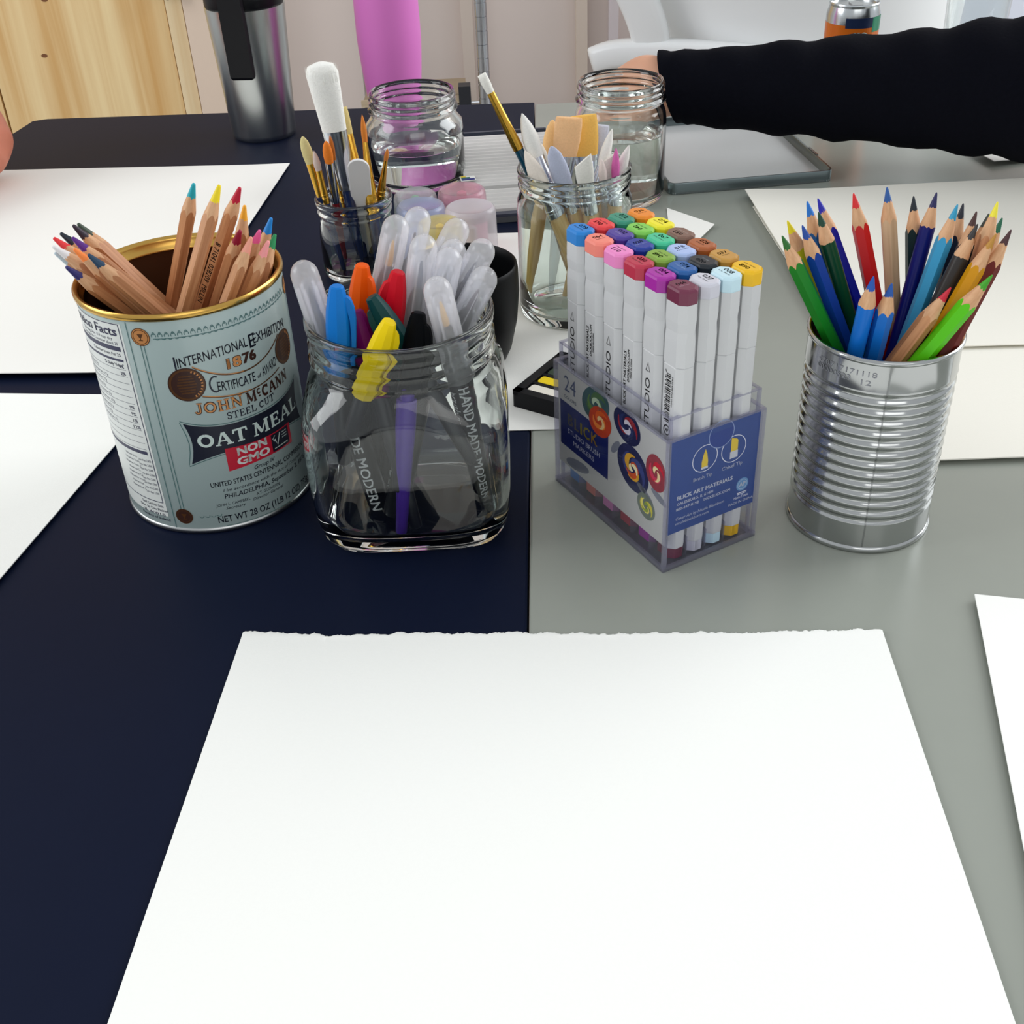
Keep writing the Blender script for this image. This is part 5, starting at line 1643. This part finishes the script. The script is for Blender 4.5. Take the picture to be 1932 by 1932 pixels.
def armchair(loc, rotz, m, label):
    """moulded one-piece shell: seat, back that wraps round, two rolled arms, pedestal; faces local -x"""
    root = empty('armchair', (loc[0], loc[1], FLOOR_Z), Quaternion((0, 0, 1), rotz), label, 'chair', 'white moulded chairs at the far side')
    # back shell: wrapped sheet
    nu, nv = 34, 14
    Vo, Vi, F = [], [], []
    for i in range(nu + 1):
        a = math.radians(-125 + 250 * i / nu)
        for j in range(nv + 1):
            t = j / nv
            z = .43 + .62 * t
            rr = .245 + .05 * t
            e = abs(i / nu * 2 - 1)
            top = 1 - .30 * e ** 4 * t
            zz = .43 + .62 * t * top
            x, y = rr * math.cos(a) * .9 - .22 * max(0.0, t - .42) * e ** 3, rr * math.sin(a)
            Vo.append((x, y, zz))
            Vi.append((x * .945, y * .945, zz))
    n = len(Vo)
    for i in range(nu):
        for j in range(nv):
            q = i * (nv + 1) + j
            F.append((q, q + nv + 1, q + nv + 2, q + 1))
            F.append((n + q, n + q + 1, n + q + nv + 2, n + q + nv + 1))
    ring_ = [i * (nv + 1) for i in range(nu + 1)] + [nu * (nv + 1) + j for j in range(1, nv + 1)] + [i * (nv + 1) + nv for i in range(nu - 1, -1, -1)] + [j for j in range(nv - 1, 0, -1)]
    for k in range(len(ring_)):
        p, q = ring_[k], ring_[(k + 1) % len(ring_)]
        F.append((p, q, n + q, n + p))
    o = obj('back_shell', (Vo + Vi, F), m, root)
    fix_normals(o.data)
    auto_smooth(o, 60)
    seat = rings([[(x * 1.0 - .03, y, z) for x, y, z in squircle(w, z, 3.2, 48)] for w, z in ((.205, .400), (.228, .408), (.235, .425), (.232, .440), (.20, .446), (.06, .436))])
    auto_smooth(obj('seat', seat, m, root), 60)
    for s in (-1, 1):
        p = spline([(.17, .235 * s, .56), (.12, .272 * s, .66), (.02, .285 * s, .705), (-.10, .285 * s, .715), (-.20, .282 * s, .712), (-.245, .28 * s, .70)], 6)
        w = [.038] * len(p)
        w[-1] = .02
        w[-2] = .032
        auto_smooth(obj('arm', slab_path(p, (0, 1, 0), w, .036), m, root), 60)
        p2 = spline([(-.06, .24 * s, .47), (-.12, .262 * s, .58), (-.156, .278 * s, .69), (-.166, .284 * s, .75), (-.20, .288 * s, .82), (-.265, .292 * s, .92)], 6)
        auto_smooth(obj('arm_post', slab_path(p2, (1, 0, 0), .052, .03), m, root), 60)
    auto_smooth(obj('pedestal', lathe([(.24, 0), (.24, .008), (.12, .02), (.035, .06), (.028, .2), (.04, .34), (.11, .402)], 40), m, root), 40)
    return root


armchair((.47, 1.88), math.radians(-20), CHW, 'white moulded armchair with a rolled arm behind the mason jar and black sleeve')
wp = empty('white_panel', (.49, 2.40, FLOOR_Z), label='pale bluish white round-cornered panel behind the drinks can', cat='panel')
obj('panel_board', xform(rbox(0, .95, -1.02, -.25, 0, .05, .09, 10), Matrix.Rotation(math.pi / 2, 4, 'X') @ Matrix.Scale(-1, 4, (0, 1, 0))), CHB, wp)
for x in (.2, .75):
    obj('panel_foot', box(x - .03, x + .03, -.14, .10, 0, .26), CHB, wp)

# ================================================================ people
SKIN = mat('skin', (214, 160, 130), 0.5, sub=.15, var=.06, scale=60)
SKIN2 = mat('skin_rosy', (198, 122, 98), 0.5, sub=.15, var=.08, scale=60)
KNIT = mat('black_knit', (8, 9, 17), 0.95, spec=.08, var=.2, scale=300, bump=.6)


def flesh(name, parts, m, parent, vox=.0022):
    o = obj(name, merge(*parts), m, parent)
    r = o.modifiers.new('join', 'REMESH')
    r.mode = 'VOXEL'
    r.voxel_size = vox
    r.use_smooth_shade = True
    s = o.modifiers.new('soften', 'SMOOTH')
    s.factor = .6
    s.iterations = 12
    return o


def capsule(pts, rad, n=26):
    P = spline(pts, 5) if len(pts) > 2 else list(pts)
    R_ = [v[0] for v in spline([(r,) for r in rad], 5)] if len(pts) > 2 else list(rad)
    # rounded end
    a, b = Vector(P[-2]), Vector(P[-1])
    d = (b - a).normalized()
    P = P + [tuple(b + d * R_[-1] * .55), tuple(b + d * R_[-1] * .9)]
    R_ = R_ + [R_[-1] * .8, R_[-1] * .3]
    return tube(P, R_, n)


ps = empty('person', (0, 0, 0), label='person reaching in from the right in a black knit sleeve, hand behind a mason jar', cat='person')
hand = [
    capsule([(.66, .952, .185), (.51, 1.028, .084), (.35, 1.075, .073), (.19, 1.112, .070), (.158, 1.122, .070)], [.048, .044, .036, .026, .024]),
    # palm, flattened by two overlapping strands
    capsule([(.165, 1.118, .076), (.138, 1.130, .076), (.114, 1.140, .070)], [.021, .022, .017]),
    capsule([(.165, 1.122, .062), (.140, 1.132, .058), (.118, 1.140, .054)], [.020, .021, .016]),
    # four fingers curling down round a pencil, and the thumb from the side of the palm
    capsule([(.116, 1.132, .080), (.096, 1.128, .076), (.084, 1.122, .060), (.084, 1.118, .042)], [.0092, .0086, .0080, .0070], 12),
    capsule([(.112, 1.142, .076), (.091, 1.141, .070), (.080, 1.135, .053), (.082, 1.128, .036)], [.0094, .0088, .0082, .0070], 12),
    capsule([(.112, 1.150, .066), (.093, 1.152, .058), (.084, 1.147, .042), (.090, 1.140, .028)], [.0090, .0084, .0078, .0068], 12),
    capsule([(.116, 1.154, .054), (.101, 1.158, .044), (.096, 1.154, .031), (.101, 1.148, .021)], [.0080, .0074, .0068, .0060], 12),
    capsule([(.150, 1.112, .058), (.128, 1.104, .050), (.108, 1.104, .044), (.092, 1.110, .040)], [.0120, .0108, .0096, .0078], 12),
]
hand = hand[:1] + [([((.165 - (.165 - x) * .76) if x < .165 else x, y, z) for x, y, z in g_[0]], g_[1]) for g_ in hand[1:]]
flesh('body', hand, SKIN, ps)
# sleeve: knit tube from cuff to beyond the picture edge, with soft folds
path = spline([(.166, 1.117, .0715), (.20, 1.108, .0715), (.27, 1.092, .072), (.35, 1.075, .072), (.43, 1.055, .074), (.51, 1.028, .082), (.60, .985, .13), (.70, .93, .22)], 10)
rads = [v[0] for v in spline([(.0325,), (.0345,), (.041,), (.0475,), (.056,), (.066,), (.072,), (.075,)], 10)]
loops = []
P = [Vector(p) for p in path]
X = Vector((0, 0, 1))
n = 72
for i, p in enumerate(P):
    T = (P[min(i + 1, len(P) - 1)] - P[max(i - 1, 0)]).normalized()
    X = (X - T * X.dot(T)).normalized()
    Y = T.cross(X)
    L = []
    for k in range(n):
        a = 2 * math.pi * k / n
        f = 1 + .055 * mnoise.noise((i * .42, math.cos(a) * 1.2, math.sin(a) * 1.2)) + .035 * math.sin(i * .9 + math.cos(a) * 3.0) * min(1, i / 14) + .006 * math.sin(36 * a)
        if i < 2:
            f = 1.02 + .006 * math.sin(36 * a)
        q = rads[i] * f
        v = p + X * math.cos(a) * q * 1.0 + Y * math.sin(a) * q * .92
        v.x += (.0715 - v.z) * .33 * max(0.0, 1 - i / 9)
        v.z = max(v.z, .0142)
        L.append(v)
    loops.append(L)
inner = [[p + (v - p) * .90 for v in L] for p, L in ((P[0], loops[0]), (P[2], loops[2]))]
V, F = rings([inner[1], inner[0]] + loops, False, True)
sl = obj('sleeve', (V, F), KNIT, ps)
fix_normals(sl.data)
for p_ in sl.data.polygons:
    p_.use_smooth = True

p2 = empty('person', (0, 0, 0), label='bare arm with its elbow on the paper, cut off by the upper left picture edge', cat='person')
arm2 = [
    capsule([(-.74, 1.30, .36), (-.63, 1.215, .19), (-.545, 1.155, .070), (-.522, 1.140, .046)], [.050, .046, .043, .0430]),
    capsule([(-.526, 1.146, .050), (-.560, 1.08, .044), (-.60, .98, .038), (-.625, .92, .033)], [.0420, .040, .031, .025]),
    capsule([(-.620, .93, .034), (-.632, .895, .032), (-.640, .865, .026)], [.022, .024, .018]),
    capsule([(-.640, .93, .032), (-.652, .895, .030), (-.660, .868, .024)], [.020, .022, .017]),
]
for k in range(4):
    x = -.632 - k * .0125
    arm2.append(capsule([(x, .872, .028), (x - .004, .845, .026), (x - .006, .825, .018), (x - .006, .812, .0105)], [.0095, .0090, .0084, .0074], 12))
arm2.append(capsule([(-.615, .905, .030), (-.600, .885, .026), (-.594, .865, .018), (-.598, .848, .012)], [.0120, .0110, .0098, .0082], 12))
arm2 = [([(x + .012, y, z) for x, y, z in g_[0]], g_[1]) for g_ in arm2]
flesh('body', arm2, SKIN2, p2)
